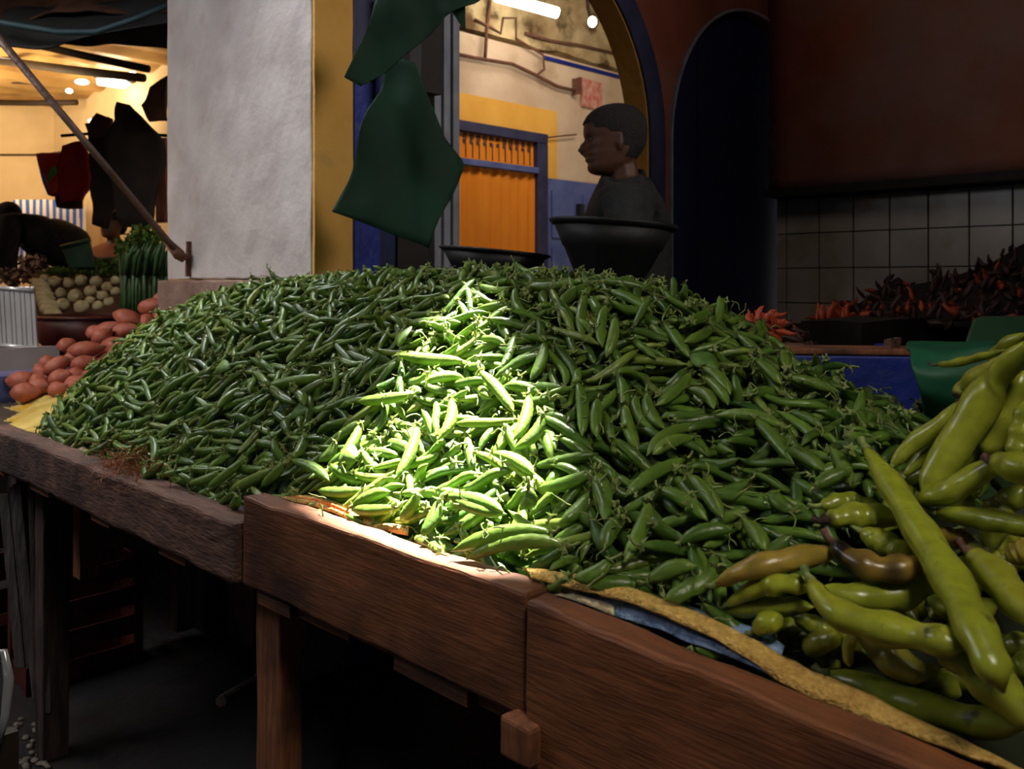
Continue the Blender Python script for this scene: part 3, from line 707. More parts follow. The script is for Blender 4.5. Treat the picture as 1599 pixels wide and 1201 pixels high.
# tendrils, dry flowers and stalk bits
tm_ = MB()
vis = [k for k in range(len(pods)) if cnt[k] > 10]
for k in range(750):
    R, c, vi, sp = pods[random.choice(vis)]; a = c+Vector((random.uniform(-.03,.03),random.uniform(-.02,.02),.008)); q = [a]; d = Vector((random.uniform(-1,1),random.uniform(-1,1),random.uniform(0,.9))).normalized()
    for s in range(5): d = (d+Vector((random.uniform(-.8,.8),random.uniform(-.8,.8),random.uniform(-.7,.4)))).normalized(); q.append(q[-1]+d*.0052)
    tm_.tube(q, .0009, 4, cap=False)
tag(tm_.build('pea_tendrils','calyx',smooth=True), 'thin curly green tendrils and stalk bits strewn over the pea pods', 'tendrils', kind='stuff')
# a few loose pea leaves
def leaf(p, d, L, W, nrm, nm, m, label, cat, group=None):
    R = basis_mat(d, nrm); mb = MB(); n = 7
    for i in range(n+1):
        s = i/n; wv = W/2*math.sin(PI*s)**.7
        for e in (-1,0,1): mb.v.append(tuple(Vector(p)+R@Vector((L*(s-.5), e*wv, .12*L*math.sin(PI*s)-.02*abs(e)*L+.0))))
    for i in range(n):
        for e in range(2): q = i*3+e; mb.f.append((q,q+3,q+4,q+1))
    return tag(mb.build(nm, m, smooth=True, solid=.0006), label, cat, group)
for (a,b,an,lab) in ((632,537,60,'grey green pea leaf standing near the crest left of the sunlight'),(470,655,20,'dark pea leaf lying flat across the left slope'),(348,585,0,'small bright pea leaf on the left slope'),
                     (1100,580,-30,'pea leaf tucked among pods on the right slope'),(545,725,-30,'pea leaf at the left edge of the sunlit band')):
    p = surf_hit(a,b,H)
    if p is not None: leaf(p+Vector((0,0,.012)), img_dir(p.x,p.y,p.z,an), .05, .03, (surf_normal(p.x,p.y)+Vector((0,-.3,0))).normalized(), 'pea_leaf', 'herb', lab, 'leaf')

# ------------------------------------------------------------------ broad beans
def TB(px, py): return max(.692/ray(px,py).y, TB0(px,py))
def TB0(px, py): return .57+(1150-py)*.00075-(max(0,px-1400)*.0003)-max(0,px-1350)*max(0,900-py)*2.0e-6
def bean(pts, wpx, dt, label, tint=(.5,.1,0), tip0=0, tip1=0, bulge=4, name='broad_bean', nseg=26, flat=.86, lump=.09):
    pp = []
    for q in pts: pp.append(P(q[0], q[1], TB(q[0], q[1])+dt-(.004 if len(q) < 3 else q[2])))
    # catmull-rom
    ex = [pp[0]*2-pp[1]]+pp+[pp[-1]*2-pp[-2]]; path = []
    seg = len(pp)-1
    for i in range(nseg+1):
        s = i/nseg*seg; k = min(int(s), seg-1); f = s-k; a,b,c_,d = ex[k],ex[k+1],ex[k+2],ex[k+3]
        path.append(.5*((2*b)+(c_-a)*f+(2*a-5*b+4*c_-d)*f*f+(3*b-a-3*c_+d)*f**3))
    mid = pts[len(pts)//2]; r0 = wpx/2*TB(mid[0],mid[1])/F
    vs = []; fs = []; ns = 14; ts = []
    cen = sum(path, Vector())/len(path)
    for i, p in enumerate(path):
        s = i/nseg; d = (path[min(i+1,nseg)]-path[max(i-1,0)]).normalized(); up = (CAM+Vector((.3,.6,.9))-p).normalized()
        z = (up-d*up.dot(d)).normalized(); y = z.cross(d)
        env = min(1, (math.sin(PI*(s*.96+.02)))**.38)
        if s < .1: env *= .45+.55*(s/.1)**.7
        if s > .9: env *= .30+.7*((1-s)/.1)**.8
        env *= 1+lump*math.sin(2*PI*bulge*s+1)+.03*math.sin(17*s)
        for k in range(ns):
            a = 2*PI*k/ns; rr_ = r0*env*(1.07 if k == ns//4 else 1)
            v = p+y*rr_*math.sin(a)+z*rr_*flat*math.cos(a); v += mnoise.noise_vector(v*60)*.0011
            vs.append(v)
            e = 0
            if tip0 and s < .22: e = max(e, min(1, (tip0*.22-s+.05*mnoise.noise(v*90))*14))
            if tip1 and s > .78: e = max(e, min(1, (s-1+tip1*.22+.05*mnoise.noise(v*90))*14))
            ts.append((tint[0], tint[1], min(1,max(0,e))+tint[2]*max(0,mnoise.noise(v*45)+.35), 1))
    for i in range(nseg):
        for k in range(ns): fs.append((i*ns+k, (i+1)*ns+k, (i+1)*ns+(k+1)%ns, i*ns+(k+1)%ns))
    fs.append(tuple(range(ns))); fs.append(tuple(nseg*ns+k for k in range(ns-1,-1,-1)))
    o = empty('broad_bean', cen, label, 'broad bean', 'broad bean pods at the right end of the stall')
    me = bpy.data.meshes.new('pod'); me.from_pydata([tuple(v-cen) for v in vs], [], fs); me.materials.append(M['bean'])
    me.polygons.foreach_set('use_smooth', [True]*len(me.polygons))
    ca = me.color_attributes.new('tint','FLOAT_COLOR','POINT'); ca.data.foreach_set('color', np.clip(np.array(ts,dtype=np.float32),0,1).ravel())
    b = bpy.data.objects.new('pod', me); C.objects.link(b); b.parent = o
    # stalk end
    d0 = (path[0]-path[1]).normalized(); st = MB().tube([path[0]-cen-d0*.002, path[0]-cen+d0*.006, path[0]-cen+d0*.012+Vector((0,0,.003))], [r0*.34,r0*.22,r0*.26], 8)
    s_ = st.build('stalk', 'calyx' if not tip0 else 'woodold', smooth=True); s_.parent = o
    return o
bean([(1352,700),(1388,752),(1432,822),(1482,900),(1520,975),(1550,1040),(1568,1082)], 58, -.045, 'long glossy broad bean pod slanting down across all the others', (.75,.05,0), bulge=6)
bean([(1265,905),(1298,950),(1350,972),(1420,990),(1480,1002),(1512,996)], 56, -.03, 'lumpy broad bean pod with a brown bruise near its blunt left end', (.8,.12,0), bulge=4, lump=.12)
bean([(1462,1005),(1520,1040),(1570,1085),(1630,1140)], 74, -.012, 'thick broad bean pod running off the lower right edge', (.55,.1,0), bulge=2)
bean([(1292,1052),(1350,1072),(1440,1104),(1530,1128),(1620,1128)], 56, .0, 'dark broad bean pod lying lowest along the yellow sack hem', (.35,.05,0), bulge=4, lump=.06)
bean([(1612,530),(1552,598),(1512,662),(1472,722),(1440,772)], 54, -.02, 'thick jointed broad bean pod standing steeply at the upper right', (.65,.08,0), bulge=3, lump=.07)
bean([(1497,628),(1508,604),(1545,580),(1590,556)], 36, .0, 'short broad bean pod with a black withered tip, upper right', (.55,.15,0), tip0=.8, bulge=2)
bean([(1462,570),(1495,566),(1530,558),(1575,546)], 17, .03, 'thin broad bean pod with a black hooked tip over the green cloth', (.6,.1,0), tip0=.6, bulge=3)
bean([(1392,728),(1432,688),(1478,655),(1505,628)], 30, .0, 'narrow broad bean pod behind the steep jointed one', (.6,.06,0), bulge=3)
bean([(1410,745),(1450,705),(1488,672),(1508,650)], 26, .03, 'thin broad bean pod partly hidden left of the steep jointed one', (.4,.06,0))
bean([(1492,748),(1530,694),(1560,650),(1582,610)], 30, .02, 'slim dark broad bean pod right of the steep jointed one', (.25,.05,0), bulge=3)
bean([(1540,716),(1568,660),(1600,580)], 44, .02, 'broad bean pod with a raised pale seam at the right edge', (.4,.12,0), bulge=2)
bean([(1585,735),(1600,680),(1612,620)], 46, .0, 'blunt broad bean pod cut by the right edge below the seamed one', (.5,.08,0))
bean([(1428,782),(1475,770),(1520,745),(1570,712)], 44, -.012, 'smooth broad bean pod rising right under the steep jointed one', (.6,.05,0), bulge=3, lump=.05)
bean([(1552,722),(1590,730),(1650,735)], 54, -.03, 'fat broad bean pod with a brown end at the right edge', (.45,.12,0), tip0=.9, bulge=2)
bean([(1462,800),(1520,808),(1580,818),(1650,832)], 42, .0, 'horizontal glossy broad bean pod below the brown ended one', (.5,.06,0), bulge=4, lump=.05)
bean([(1288,812),(1328,806),(1368,806),(1412,812)], 44, -.004, 'short lumpy broad bean pod with a dark stalk end beside the peas', (.6,.1,0), tip0=.5, bulge=3, lump=.12)
bean([(1280,790),(1330,782),(1380,800)], 30, .02, 'small broad bean pod tucked behind the short lumpy one', (.35,.05,0))
bean([(1118,912),(1160,892),(1215,878),(1265,868),(1312,862)], 40, -.012, 'yellowed broad bean pod with a brown split patch beside the peas', (.9,.85,.35), bulge=3)
bean([(1300,846),(1330,872),(1372,888),(1415,886),(1448,872)], 46, -.03, 'withered broad bean pod turning black and brown', (.1,1,1.0), tip0=1.2, bulge=3, lump=.14)
bean([(1345,830),(1385,850),(1425,872)], 44, .0, 'pale broad bean pod under the withered black and brown one', (.85,.05,0))
bean([(1440,836),(1480,838),(1520,842)], 34, .02, 'brown shaded broad bean pod behind the long slanting one', (.1,.9,.3))
bean([(1280,922),(1340,932),(1400,928),(1450,904),(1490,888)], 54, .004, 'broad bean pod lying level below the withered one', (.5,.05,0), bulge=4)
bean([(1135,945),(1185,918),(1230,912),(1275,915)], 36, -.002, 'light green bumpy broad bean pod below the yellowed one', (.9,.05,0), bulge=4, lump=.12)
bean([(1085,962),(1150,952),(1215,946),(1270,948)], 34, .006, 'slender broad bean pod lying along the blue sack edge', (.45,.05,0), bulge=5)
bean([(1512,862),(1545,890),(1590,940),(1640,985)], 62, -.02, 'thick broad bean pod with a brown stained blunt end at the right', (.6,.2,0), tip0=.35, bulge=3)
bean([(1572,872),(1600,862),(1660,850)], 44, -.0, 'brownish broad bean pod at the right edge above the stained thick one', (.3,.7,.2))
bean([(1180,985),(1200,972),(1222,976)], 42, -.012, 'rounded end of a broad bean pod poking out by the blue sack', (.8,.05,0), bulge=1, lump=0)
bean([(1345,975),(1372,1010),(1410,1040),(1450,1060)], 58, .008, 'broad bean pod with a torn open brown end', (.3,.35,.25), tip0=.8, bulge=2)
bean([(1338,985),(1324,1012),(1326,1042)], 20, -.012, 'peeled strip of broad bean pod beside the torn one', (.7,.15,0), bulge=1)
bean([(1258,1018),(1285,1000),(1310,996)], 44, .0, 'stubby broad bean pod with a dark hole by the hem', (.5,.2,.3), tip0=.7, bulge=1)
bean([(1400,1045),(1450,1062),(1500,1085)], 58, .025, 'shaded broad bean pod between the torn one and the hem', (.2,.1,0))
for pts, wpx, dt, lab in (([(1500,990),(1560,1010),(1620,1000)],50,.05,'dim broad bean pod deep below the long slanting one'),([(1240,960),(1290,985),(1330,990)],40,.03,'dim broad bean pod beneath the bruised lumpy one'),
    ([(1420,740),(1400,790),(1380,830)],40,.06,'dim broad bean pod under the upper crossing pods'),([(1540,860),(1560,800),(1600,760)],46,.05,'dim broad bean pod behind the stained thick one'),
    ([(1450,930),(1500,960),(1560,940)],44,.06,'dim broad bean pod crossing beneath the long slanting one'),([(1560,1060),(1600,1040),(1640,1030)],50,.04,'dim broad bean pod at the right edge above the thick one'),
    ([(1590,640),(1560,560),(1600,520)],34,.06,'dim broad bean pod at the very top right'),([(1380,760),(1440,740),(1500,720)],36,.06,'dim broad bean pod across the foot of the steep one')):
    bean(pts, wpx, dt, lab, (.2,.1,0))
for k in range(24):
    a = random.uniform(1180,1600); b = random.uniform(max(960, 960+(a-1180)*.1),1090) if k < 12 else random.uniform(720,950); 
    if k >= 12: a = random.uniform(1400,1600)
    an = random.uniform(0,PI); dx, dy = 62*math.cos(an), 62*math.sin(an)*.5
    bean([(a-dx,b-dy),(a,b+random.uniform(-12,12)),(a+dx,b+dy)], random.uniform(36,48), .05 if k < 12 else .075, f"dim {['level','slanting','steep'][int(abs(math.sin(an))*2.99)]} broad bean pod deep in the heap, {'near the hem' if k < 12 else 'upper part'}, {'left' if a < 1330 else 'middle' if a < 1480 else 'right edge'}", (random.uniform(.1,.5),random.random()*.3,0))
# dark body of the bean heap below the visible ones
bh = MB(); NB = 26
for i in range(NB):
    for j in range(NB):
        a = 1120+i*26; b = 470+j*29; p = P(a, b, max(.5, TB(a,b)+.085)); bh.v.append((p.x, p.y, min(p.z, 1.12)))
rows = []
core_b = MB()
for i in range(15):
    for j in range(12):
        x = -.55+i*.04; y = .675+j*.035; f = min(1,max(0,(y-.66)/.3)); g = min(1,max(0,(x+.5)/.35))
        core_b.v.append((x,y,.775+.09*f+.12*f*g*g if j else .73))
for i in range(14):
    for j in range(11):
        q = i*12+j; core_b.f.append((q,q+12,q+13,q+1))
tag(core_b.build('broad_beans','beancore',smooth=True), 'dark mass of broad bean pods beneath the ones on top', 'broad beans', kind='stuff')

# ------------------------------------------------------------------ the stall table
tb = empty('market_table', (-1.2,1.1,0), 'rough wooden market table with deep front boards carrying the pea pile', 'table')
def part(o, lab=None):
    under(o, tb)
    if lab: o['label'] = lab
    return o
part(rough_box((-1.155,.62,.728),(-.602,.655,.85),(50,4,10),.0028,1).build('front_board','wood',smooth=False,bevel=.004), 'middle front board with its top edge in full sun')
rb_ = rough_box((-.596,.613,.69),(.35,.648,.847),(60,4,10),.003,2); rb_.v = [(x,y,z-.05*(x+.6)) for x,y,z in rb_.v]
part(rb_.build('front_board','wood',bevel=.005), 'knotty right front board')
part(rough_box((-2.75,.612,.725),(-1.162,.665,.812),(110,5,9),.0045,3).build('front_board','woodold',bevel=.006), 'battered frayed left front board')
x = -2.7; k = 0
while x < .3:
    wdt = [.085,.12,.10,.13,.09][k%5]
    part(rough_box((x,.628+.012*((k*7)%3),.706),(x+wdt-.004,1.66 if x > -2.2 else 1.38,.724),(3,6,1),.0015,k).build('plank','wood'))
    x += wdt; k += 1
part(rough_box((-1.203,.668,0),(-1.134,.705,.724),(3,2,26),.002,5).build('leg','woodleg',bevel=.004))
part(rough_box((-2.36,.72,0),(-2.30,.78,.706),(3,3,20),.002,6).build('leg','wooddark',bevel=.004))
part(rough_box((-2.36,1.3,0),(-2.30,1.36,.706),(3,3,20),.002,7).build('leg','wooddark',bevel=.004))
part(rough_box((.2,.67,0),(.26,.73,.706),(3,3,20),.002,8).build('leg','wooddark'))
part(rough_box((-1.2,1.5,0),(-1.14,1.56,.706),(3,3,20),.002,8).build('leg','wooddark'))
part(rough_box(tuple(PY(779,1180,.598)-Vector((0,0,0))),tuple(Vector((PY(826,1120,.598).x,.665,PY(780,1118,.598).z))),(4,6,4),.0025,8).build('support_block','woodleg',bevel=.004), 'stub end of a cross beam under the board joint')
part(rough_box((-.575,.66,.655),(.3,.70,.700),(30,3,4),.002,9).build('cross_beam','woodleg'))
# sacking along the front edge
def ribbon(tops, bots, ytop, ybot, name, m, label, cat, thick=.002, n=40, wave=.0015, seed=0):
    def at(pl, f):
        s = f*(len(pl)-1); k = min(int(s), len(pl)-2); g = s-k; return (pl[k][0]*(1-g)+pl[k+1][0]*g, pl[k][1]*(1-g)+pl[k+1][1]*g)
    mb = MB(); nv = 4
    for j in range(nv+1):
        for i in range(n+1):
            a = at(tops, i/n); b = at(bots, i/n); g = j/nv
            p = PY(a[0],a[1],ytop).lerp(PY(b[0],b[1],ybot), g); p += mnoise.noise_vector(p*45+Vector((seed,0,0)))*wave; p.z += .003*math.sin(PI*g)
            mb.v.append(tuple(p))
    for j in range(nv):
        for i in range(n): q = j*(n+1)+i; mb.f.append((q,q+1,q+n+2,q+n+1))
    return tag(mb.build(name, m, smooth=True, solid=thick), label, cat)
ribbon([(440,772),(500,776),(545,793),(600,818),(640,822)],[(440,779),(490,790),(540,808),(590,828),(636,836)], .672,.657,'sack_hem','sackyellow','yellow sack hem with a red stitched stripe behind the sunlit board','sack')
ribbon([(445,774),(500,781),(545,798)],[(445,777),(500,786),(545,803)], .663,.661,'stitched_stripe','hemred','row of red stitches along the yellow sack hem','stitching',.001)
ribbon([(815,888),(900,898),(1000,925),(1100,962),(1180,1002),(1250,1040),(1330,1075),(1440,1128),(1545,1180),(1650,1235)],
       [(830,902),(900,920),(1000,946),(1100,990),(1175,1036),(1250,1082),(1330,1116),(1440,1156),(1550,1192),(1650,1245)], .668,.649,'sack_hem','sackyellow','golden woven sack hem twisting along the right front board','sack',.003,70,.002)
ribbon([(836,918),(920,922),(1000,940),(1080,975),(1160,1010),(1240,1062)],[(846,926),(920,948),(1000,975),(1080,1003),(1160,1035),(1245,1068)], .668,.652,'blue_sack','sackblue','blue woven sack edge showing between the golden hem and the board','sack',.002,50,.002,4)
ribbon([(1050,942),(1100,955),(1150,968),(1200,990),(1225,1010)],[(1050,960),(1100,972),(1150,992),(1190,1012),(1222,1022)], .70,.675,'blue_sack','sackblue','blue sack flap lying behind the golden hem','sack',.002,30,.002,9)
ribbon([(848,916),(900,928),(960,945)],[(846,926),(900,938),(960,962)], .660,.650,'sack_lining','sackpale','pale strip of sack lining next to the board joint','sack',.002,20)
ribbon([(290,765),(340,766),(385,778),(420,782)],[(300,775),(340,782),(370,800),(390,805)], .70,.668,'sack_scrap','sackpale','pale torn sack scrap under the pods at the board gap','sack',.002,20)
ribbon([(305,775),(340,778),(380,790)],[(315,782),(345,795),(385,812)], .672,.655,'paper_scrap','paper','crumpled grey paper on the left board end','paper',.002,20,.004)
# left end: yellow sheet, cream scrap, grey scrap, fibres
sy = sheet([(PY(-60,615,1.02),PY(170,606,1.10)),(PY(-60,660,.80),PY(130,650,.86)),(PY(-40,690,.68),PY(80,690,.70))],40,30,.016,16,3)
tag(sy.build('plastic_sheet','plasticyellow',smooth=True,solid=.001), 'crumpled pale yellow plastic sheet left of the pea pile', 'sheet')
tag(sheet([(PY(60,668,.72),PY(85,665,.72)),(PY(95,712,.655),PY(150,712,.66))],12,8,.004,40,2).build('sack_scrap','sackpale',smooth=True,solid=.003), 'cream cloth scrap with a reddish edge on the left board', 'scrap')
tag(sheet([(PY(52,698,.66),PY(105,700,.66)),(PY(62,716,.64),PY(108,713,.64))],12,8,.006,40,6).build('paper_scrap','paper',smooth=True,solid=.002), 'folded grey scrap on the far left board', 'scrap')
fb = MB()
for k in range(260):
    c = PY(random.gauss(188,22), random.gauss(728,13), .645+random.uniform(-.02,.015)); q = [c]; d = Vector((random.uniform(-1,1),random.uniform(-1,1),random.uniform(-.5,.5))).normalized()
    for s in range(5): d = (d+Vector((random.uniform(-.6,.6),random.uniform(-.6,.6),random.uniform(-.6,.4)))).normalized(); q.append(q[-1]+d*.009)
    fb.tube(q, .0006, 3, cap=False)
tag(fb.build('brown_fibres','fibre'), 'tuft of frayed brown fibres on the left board', 'fibres', kind='stuff')
# ------------------------------------------------------------------ under the table, left
for k,(a,b,ya,yb,t,wp,m,lab) in enumerate(((10,36,770,1040,2.35,16,'woodgrey','leaning grey slat under the table, leftmost of the row'),(24,52,760,1042,2.33,12,'woodgrey','second leaning grey slat under the table'),
        (30,62,755,1090,2.25,14,'woodgrey','tall leaning slat reaching the litter under the table'),(52,66,755,1180,2.22,9,'wooddark','thin upright dark slat beside the far table leg'),(62,74,750,900,2.3,12,'wooddark','short dark slat hanging under the table corner'),
        (74,80,760,1110,2.2,8,'woodgrey','narrow grey slat against the far table leg'))):
    A, B = P(a,ya,t), P(b,yb,t-.05); B = Vector((B.x,B.y,max(B.z,.0))); s = RT*(wp/F*t/2); f = FW*.015
    tag(MB().hexa([B-s-f,B+s-f,B+s+f,B-s+f,A-s-f,A+s-f,A+s+f,A-s+f]).build('slat',m,bevel=.002), lab, 'slat')
def crate(name, c, wx, wy, h, m, label, rz=0, slats=4, t=.008):
    o = empty(name, c, label, 'crate'); o.rotation_euler.z = rz
    for sx in (-1,1):
        for sy_ in (-1,1): MB().box((sx*wx/2-.012,sy_*wy/2-.012,0),(sx*wx/2+.012,sy_*wy/2+.012,h)).build('corner_post',m,o)
    for k in range(slats):
        z0 = h*(k+.12)/slats; z1 = h*(k+.78)/slats
        MB().box((-wx/2,-wy/2-t,z0),(wx/2,-wy/2,z1)).build('slat',m,o); MB().box((-wx/2,wy/2,z0),(wx/2,wy/2+t,z1)).build('slat',m,o)
        MB().box((-wx/2-t,-wy/2,z0),(-wx/2,wy/2,z1)).build('slat',m,o); MB().box((wx/2,-wy/2,z0),(wx/2+t,wy/2,z1)).build('slat',m,o)
    MB().box((-wx/2,-wy/2,0),(wx/2,wy/2,.01)).build('base',m,o)
    return o
cr = crate('plastic_crate', (P(120,1045,2.65).x,P(120,1045,2.65).y,0.0), .14,.3,.34,'redcrate','dusty red plastic crate standing under the table behind the far leg', 0, 4)
crate('plastic_crate', (P(-10,1000,2.9).x,P(-10,1000,2.9).y,0.0), .3,.3,.45,'redcrate','red plastic crate behind the leaning slats at the left edge', .2, 4)
tag(MB().tube([P(345,1095,1.9)*1.0+Vector((0,0,.0)),P(470,1020,2.5)], .012, 8).build('fallen_stick','wooddark') , 'thin stick lying on the dark floor under the table', 'stick')
o = bpy.data.objects['fallen_stick']
tag(rough_box(tuple(P(114,900,2.5)),tuple(P(114,900,2.5)+Vector((.05,.05,.26))),(2,2,8),.002,4).build('hanging_plank','woodleg'), 'short brown plank hanging under the table over the red crate', 'plank')
for k in range(34):
    p = P(random.uniform(30,72), random.uniform(1130,1195), 2.15); q = CAM+ray(random.uniform(22,75), random.uniform(1120,1199))*1
    r_ = ray(random.uniform(22,80), random.uniform(1125,1199)); p = CAM+r_*(CH/-r_.z); 
    o = MB().ball((0,0,0),(random.uniform(.008,.016),random.uniform(.006,.013),.005),7,5,.25).build('litter_scrap','pebble',smooth=True); o.location = (p.x,p.y,.004)
    tag(o, 'small pale scrap of litter on the floor by the far table leg', 'litter', 'litter scraps on the floor')
sc = empty('scooter_bar', P(8,1080,1.1), 'pale curved metal handle at the very left edge under the table', 'handle')
under(MB().tube([P(-14,1020,1.1),P(6,1018,1.1),P(14,1060,1.1),P(8,1120,1.1),P(-2,1160,1.1)], [.004,.005,.006,.005,.004], 10).build('grip','chrome',smooth=True), sc)
under(MB().box(P(-30,1250,1.12), P(2,1150,1.12)+Vector((.0,.02,0))).build('mount','blackmetal'), sc)

# ------------------------------------------------------------------ sweet potatoes
def potato_mesh(seed):
    rnd = random.Random(seed); mb = MB(); n, m = 14, 12; L = rnd.uniform(.055,.075); r = rnd.uniform(.030,.040)
    pw = rnd.uniform(.55,.8); bend = rnd.uniform(-.012,.012)
    for i in range(m+1):
        s = i/m; rad = r*max(.02, math.sin(PI*s))**pw*(1+.25*(.5-s)); x = -L+2*L*s
        for k in range(n):
            a = 2*PI*k/n; v = Vector((x, rad*math.cos(a)+bend*math.sin(PI*s), rad*math.sin(a)*.9)); v += mnoise.noise_vector(v*22+Vector((seed,0,0)))*.004; mb.v.append(tuple(v))
    for i in range(m):
        for k in range(n): mb.f.append((i*n+k,i*n+(k+1)%n,(i+1)*n+(k+1)%n,(i+1)*n+k))
    me = bpy.data.meshes.new('sweet_potato'); me.from_pydata(mb.v,[],mb.f); me.materials.append(M['potato']); me.polygons.foreach_set('use_smooth',[True]*len(me.polygons)); return me
PM = [potato_mesh(k) for k in range(7)]
pots = [(238,478,42,3.45,10),(232,503,34,3.42,-10),(250,497,30,3.45,60),(200,498,50,3.4,-20),(245,520,28,3.4,80),(193,518,46,3.34,10),(225,522,32,3.36,40),(168,515,40,3.36,20),(160,525,36,3.3,40),
 (190,540,48,3.28,-5),(150,520,34,3.42,0),(135,545,55,3.2,5),(182,555,30,3.2,20),(160,565,26,3.22,70),(132,568,34,3.12,10),(170,572,38,3.12,-20),(112,560,22,3.2,80),(88,572,44,3.1,35),(70,580,38,3.12,-30),
 (118,590,30,3.05,10),(95,590,32,3.02,20),(145,590,32,3.03,0),(62,596,30,3.02,20),(38,593,40,3.05,5),(60,605,34,2.95,10),(90,607,30,2.92,20),(145,601,42,2.95,5),(40,612,36,2.92,0),(222,545,34,3.3,60),(236,535,26,3.34,0),(212,515,40,3.5,0),
 (105,540,30,3.4,0),(76,565,30,3.3,0),(252,470,26,3.5,0),(172,545,34,3.34,0),(118,600,26,2.96,30)]
pbase = None
for k,(a,b,wp,t,an) in enumerate(pots):
    o = bpy.data.objects.new('sweet_potato', PM[k%7]); C.objects.link(o); p = P(a,b,t); o.location = p
    L = wp*1.15/F*t/.13; o.scale = (L,max(L,.95),max(L,.95))
    d = RT*math.cos(math.radians(an))+Vector((0,0,1))*math.sin(math.radians(an))+FW*random.uniform(-.3,.3)
    o.rotation_mode = 'QUATERNION'; o.rotation_quaternion = basis_mat(d, (Vector((0,0,1))-FW*.4).normalized()).to_quaternion()
    lab = {0:'topmost reddish sweet potato beside the column base',11:'largest sweet potato in the middle of the heap',23:'leftmost dusty sweet potato at the foot of the heap'}.get(k, f"{'small' if wp < 31 else 'large' if wp > 41 else 'middling'} {'level' if abs(an) < 15 else 'tilted'} sweet potato, {'upper' if b < 530 else 'middle' if b < 575 else 'lower'} {'left' if a < 100 else 'middle' if a < 175 else 'column side'} of the heap")
    tag(o, lab, 'sweet potato', 'sweet potatoes in the heap')
sb = empty('potato_stand', (-3.25,1.0,0), 'low dark stand under the sweet potato heap', 'stand')
under(sheet([(P(30,620,2.98),P(250,625,2.98)),(P(60,575,3.35),P(262,500,3.62))],12,8,.01,8,2).build('cloth','woodold',smooth=True,solid=.01), sb)
under(rough_box((-4.2,.75,.68),(-2.78,1.4,.74),(10,4,1),.003,2).build('top','wooddark'), sb)
under(MB().box((-4.9,1.36,.0),(-2.7,1.39,.68)).build('dark_backdrop','blackwood'), sb)  # added dark panel that hides the lit hall floor beneath the table
under(MB().box((-4.9,.8,.0),(-4.86,1.36,.68)).build('side_board','blackwood'), sb)  # added dark side panel, closes off the same backdrop
for xx in (-4.1,-2.9):
    for yy in (.82,1.3): under(MB().box((xx,yy,0),(xx+.05,yy+.05,.68)).build('leg','wooddark'), sb)
# ------------------------------------------------------------------ left hall goods
st = empty('onion_stall', (P(150,520,5.1).x,P(150,520,5.1).y,0), 'sloping stall shelf carrying white onions and leeks', 'stall')
A = P(60,520,5.0); B = P(262,500,5.0)
under(sheet([(P(45,425,5.5),P(262,425,5.5)),(P(50,508,5.0),P(262,500,5.0)),(P(85,545,5.0),P(262,545,5.0))],10,8,.01,5).build('shelf','browncloth',smooth=True,solid=.02), st)
under(rough_box(tuple(Vector((A.x,A.y,0))),tuple(Vector((B.x,B.y,.72))),(4,4,4),.01,2).build('base','blackwood'), st)
onp = [(85,440,18),(70,436,16),(108,442,17),(127,438,18),(150,440,18),(167,448,16),(180,455,14),(141,455,18),(118,463,22),(160,462,16),(140,470,14),(170,472,15),(98,477,22),(128,480,22),(153,478,16),(86,493,16),(95,458,16),(70,455,16),(180,438,14),(62,448,16),(76,470,15),(66,466,14)]
om = MB().lathe([(.002,.045),(.006,.038),(.016,.032),(.030,.018),(.036,0),(.031,-.018),(.018,-.03),(.003,-.033)], 14); onion_me = None
for k,(a,b,d) in enumerate(onp):
    p = P(a,b,5.45-(b-430)/75*.42-.05)
    if onion_me is None: o = om.build('white_onion','onion',smooth=True); onion_me = o.data
    else: o = bpy.data.objects.new('white_onion', onion_me); C.objects.link(o)
    o.location = p; s = d/18*1.0; o.scale = (s,s,s); o.rotation_euler = (random.uniform(.4,1.6),random.uniform(-.5,.5),random.uniform(0,6))
    tag(o, f"{'large' if d > 17 else 'small'} round white onion, {'top' if b < 446 else 'middle' if b < 468 else 'bottom'} row {'left' if a < 100 else 'middle' if a < 145 else 'right'}, on the sloping shelf", 'onion', 'white onions on the shelf')
for k in range(8):
    a = 50+k*3+random.uniform(-3,3); b = 440+k*7
    o = MB().tube([P(a,b,5.35-k*.05),P(a+14,b+2,5.33-k*.05),P(a+28,b+6,5.3-k*.05)], [.022,.028,.012], 8).build('white_radish','onion',smooth=True)
    tag(o, 'pale shaded root laid left of the white onions', 'radish', 'pale roots left of the onions')
for k in range(24):
    a = 190+k*3; t = 4.7+random.uniform(-.15,.15)
    o = empty('leek', P(a,440,t), f"dark green leek standing {['leftmost','left of middle','in the middle','right of middle','nearest the column'][min(4,k//5)]} in the bunch beside the column", 'leek', 'leeks beside the column')
    top = random.uniform(392,408); 
    under(MB().tube([P(a,490,t),P(a+random.uniform(-1,2),450,t),P(a+random.uniform(-2,6),top,t+.05)], [.008,.010,.014], 7).build('stem','leek',smooth=True), o)
    under(MB().tube([P(a+1,430,t),P(a+5,400,t-.03),P(a+12,384+random.uniform(-8,8),t-.05)], [.010,.016,.003], 5).build('leaf','leek',smooth=True), o)
def foliage(name, boxes, t0, t1, n, size, m, label):
    mb = MB()
    for k in range(n):
        bx = random.choice(boxes); p = P(random.uniform(bx[0],bx[2]), random.uniform(bx[1],bx[3]), random.uniform(t0,t1))
        u = Vector([random.uniform(-1,1) for _ in range(3)]).normalized()*size; v = u.orthogonal().normalized()*size*.5
        i = len(mb.v); mb.v += [tuple(p-u),tuple(p+v),tuple(p+u),tuple(p-v)]; mb.f.append((i,i+1,i+2,i+3))
    return tag(mb.build(name,m), label, 'herbs', kind='stuff')
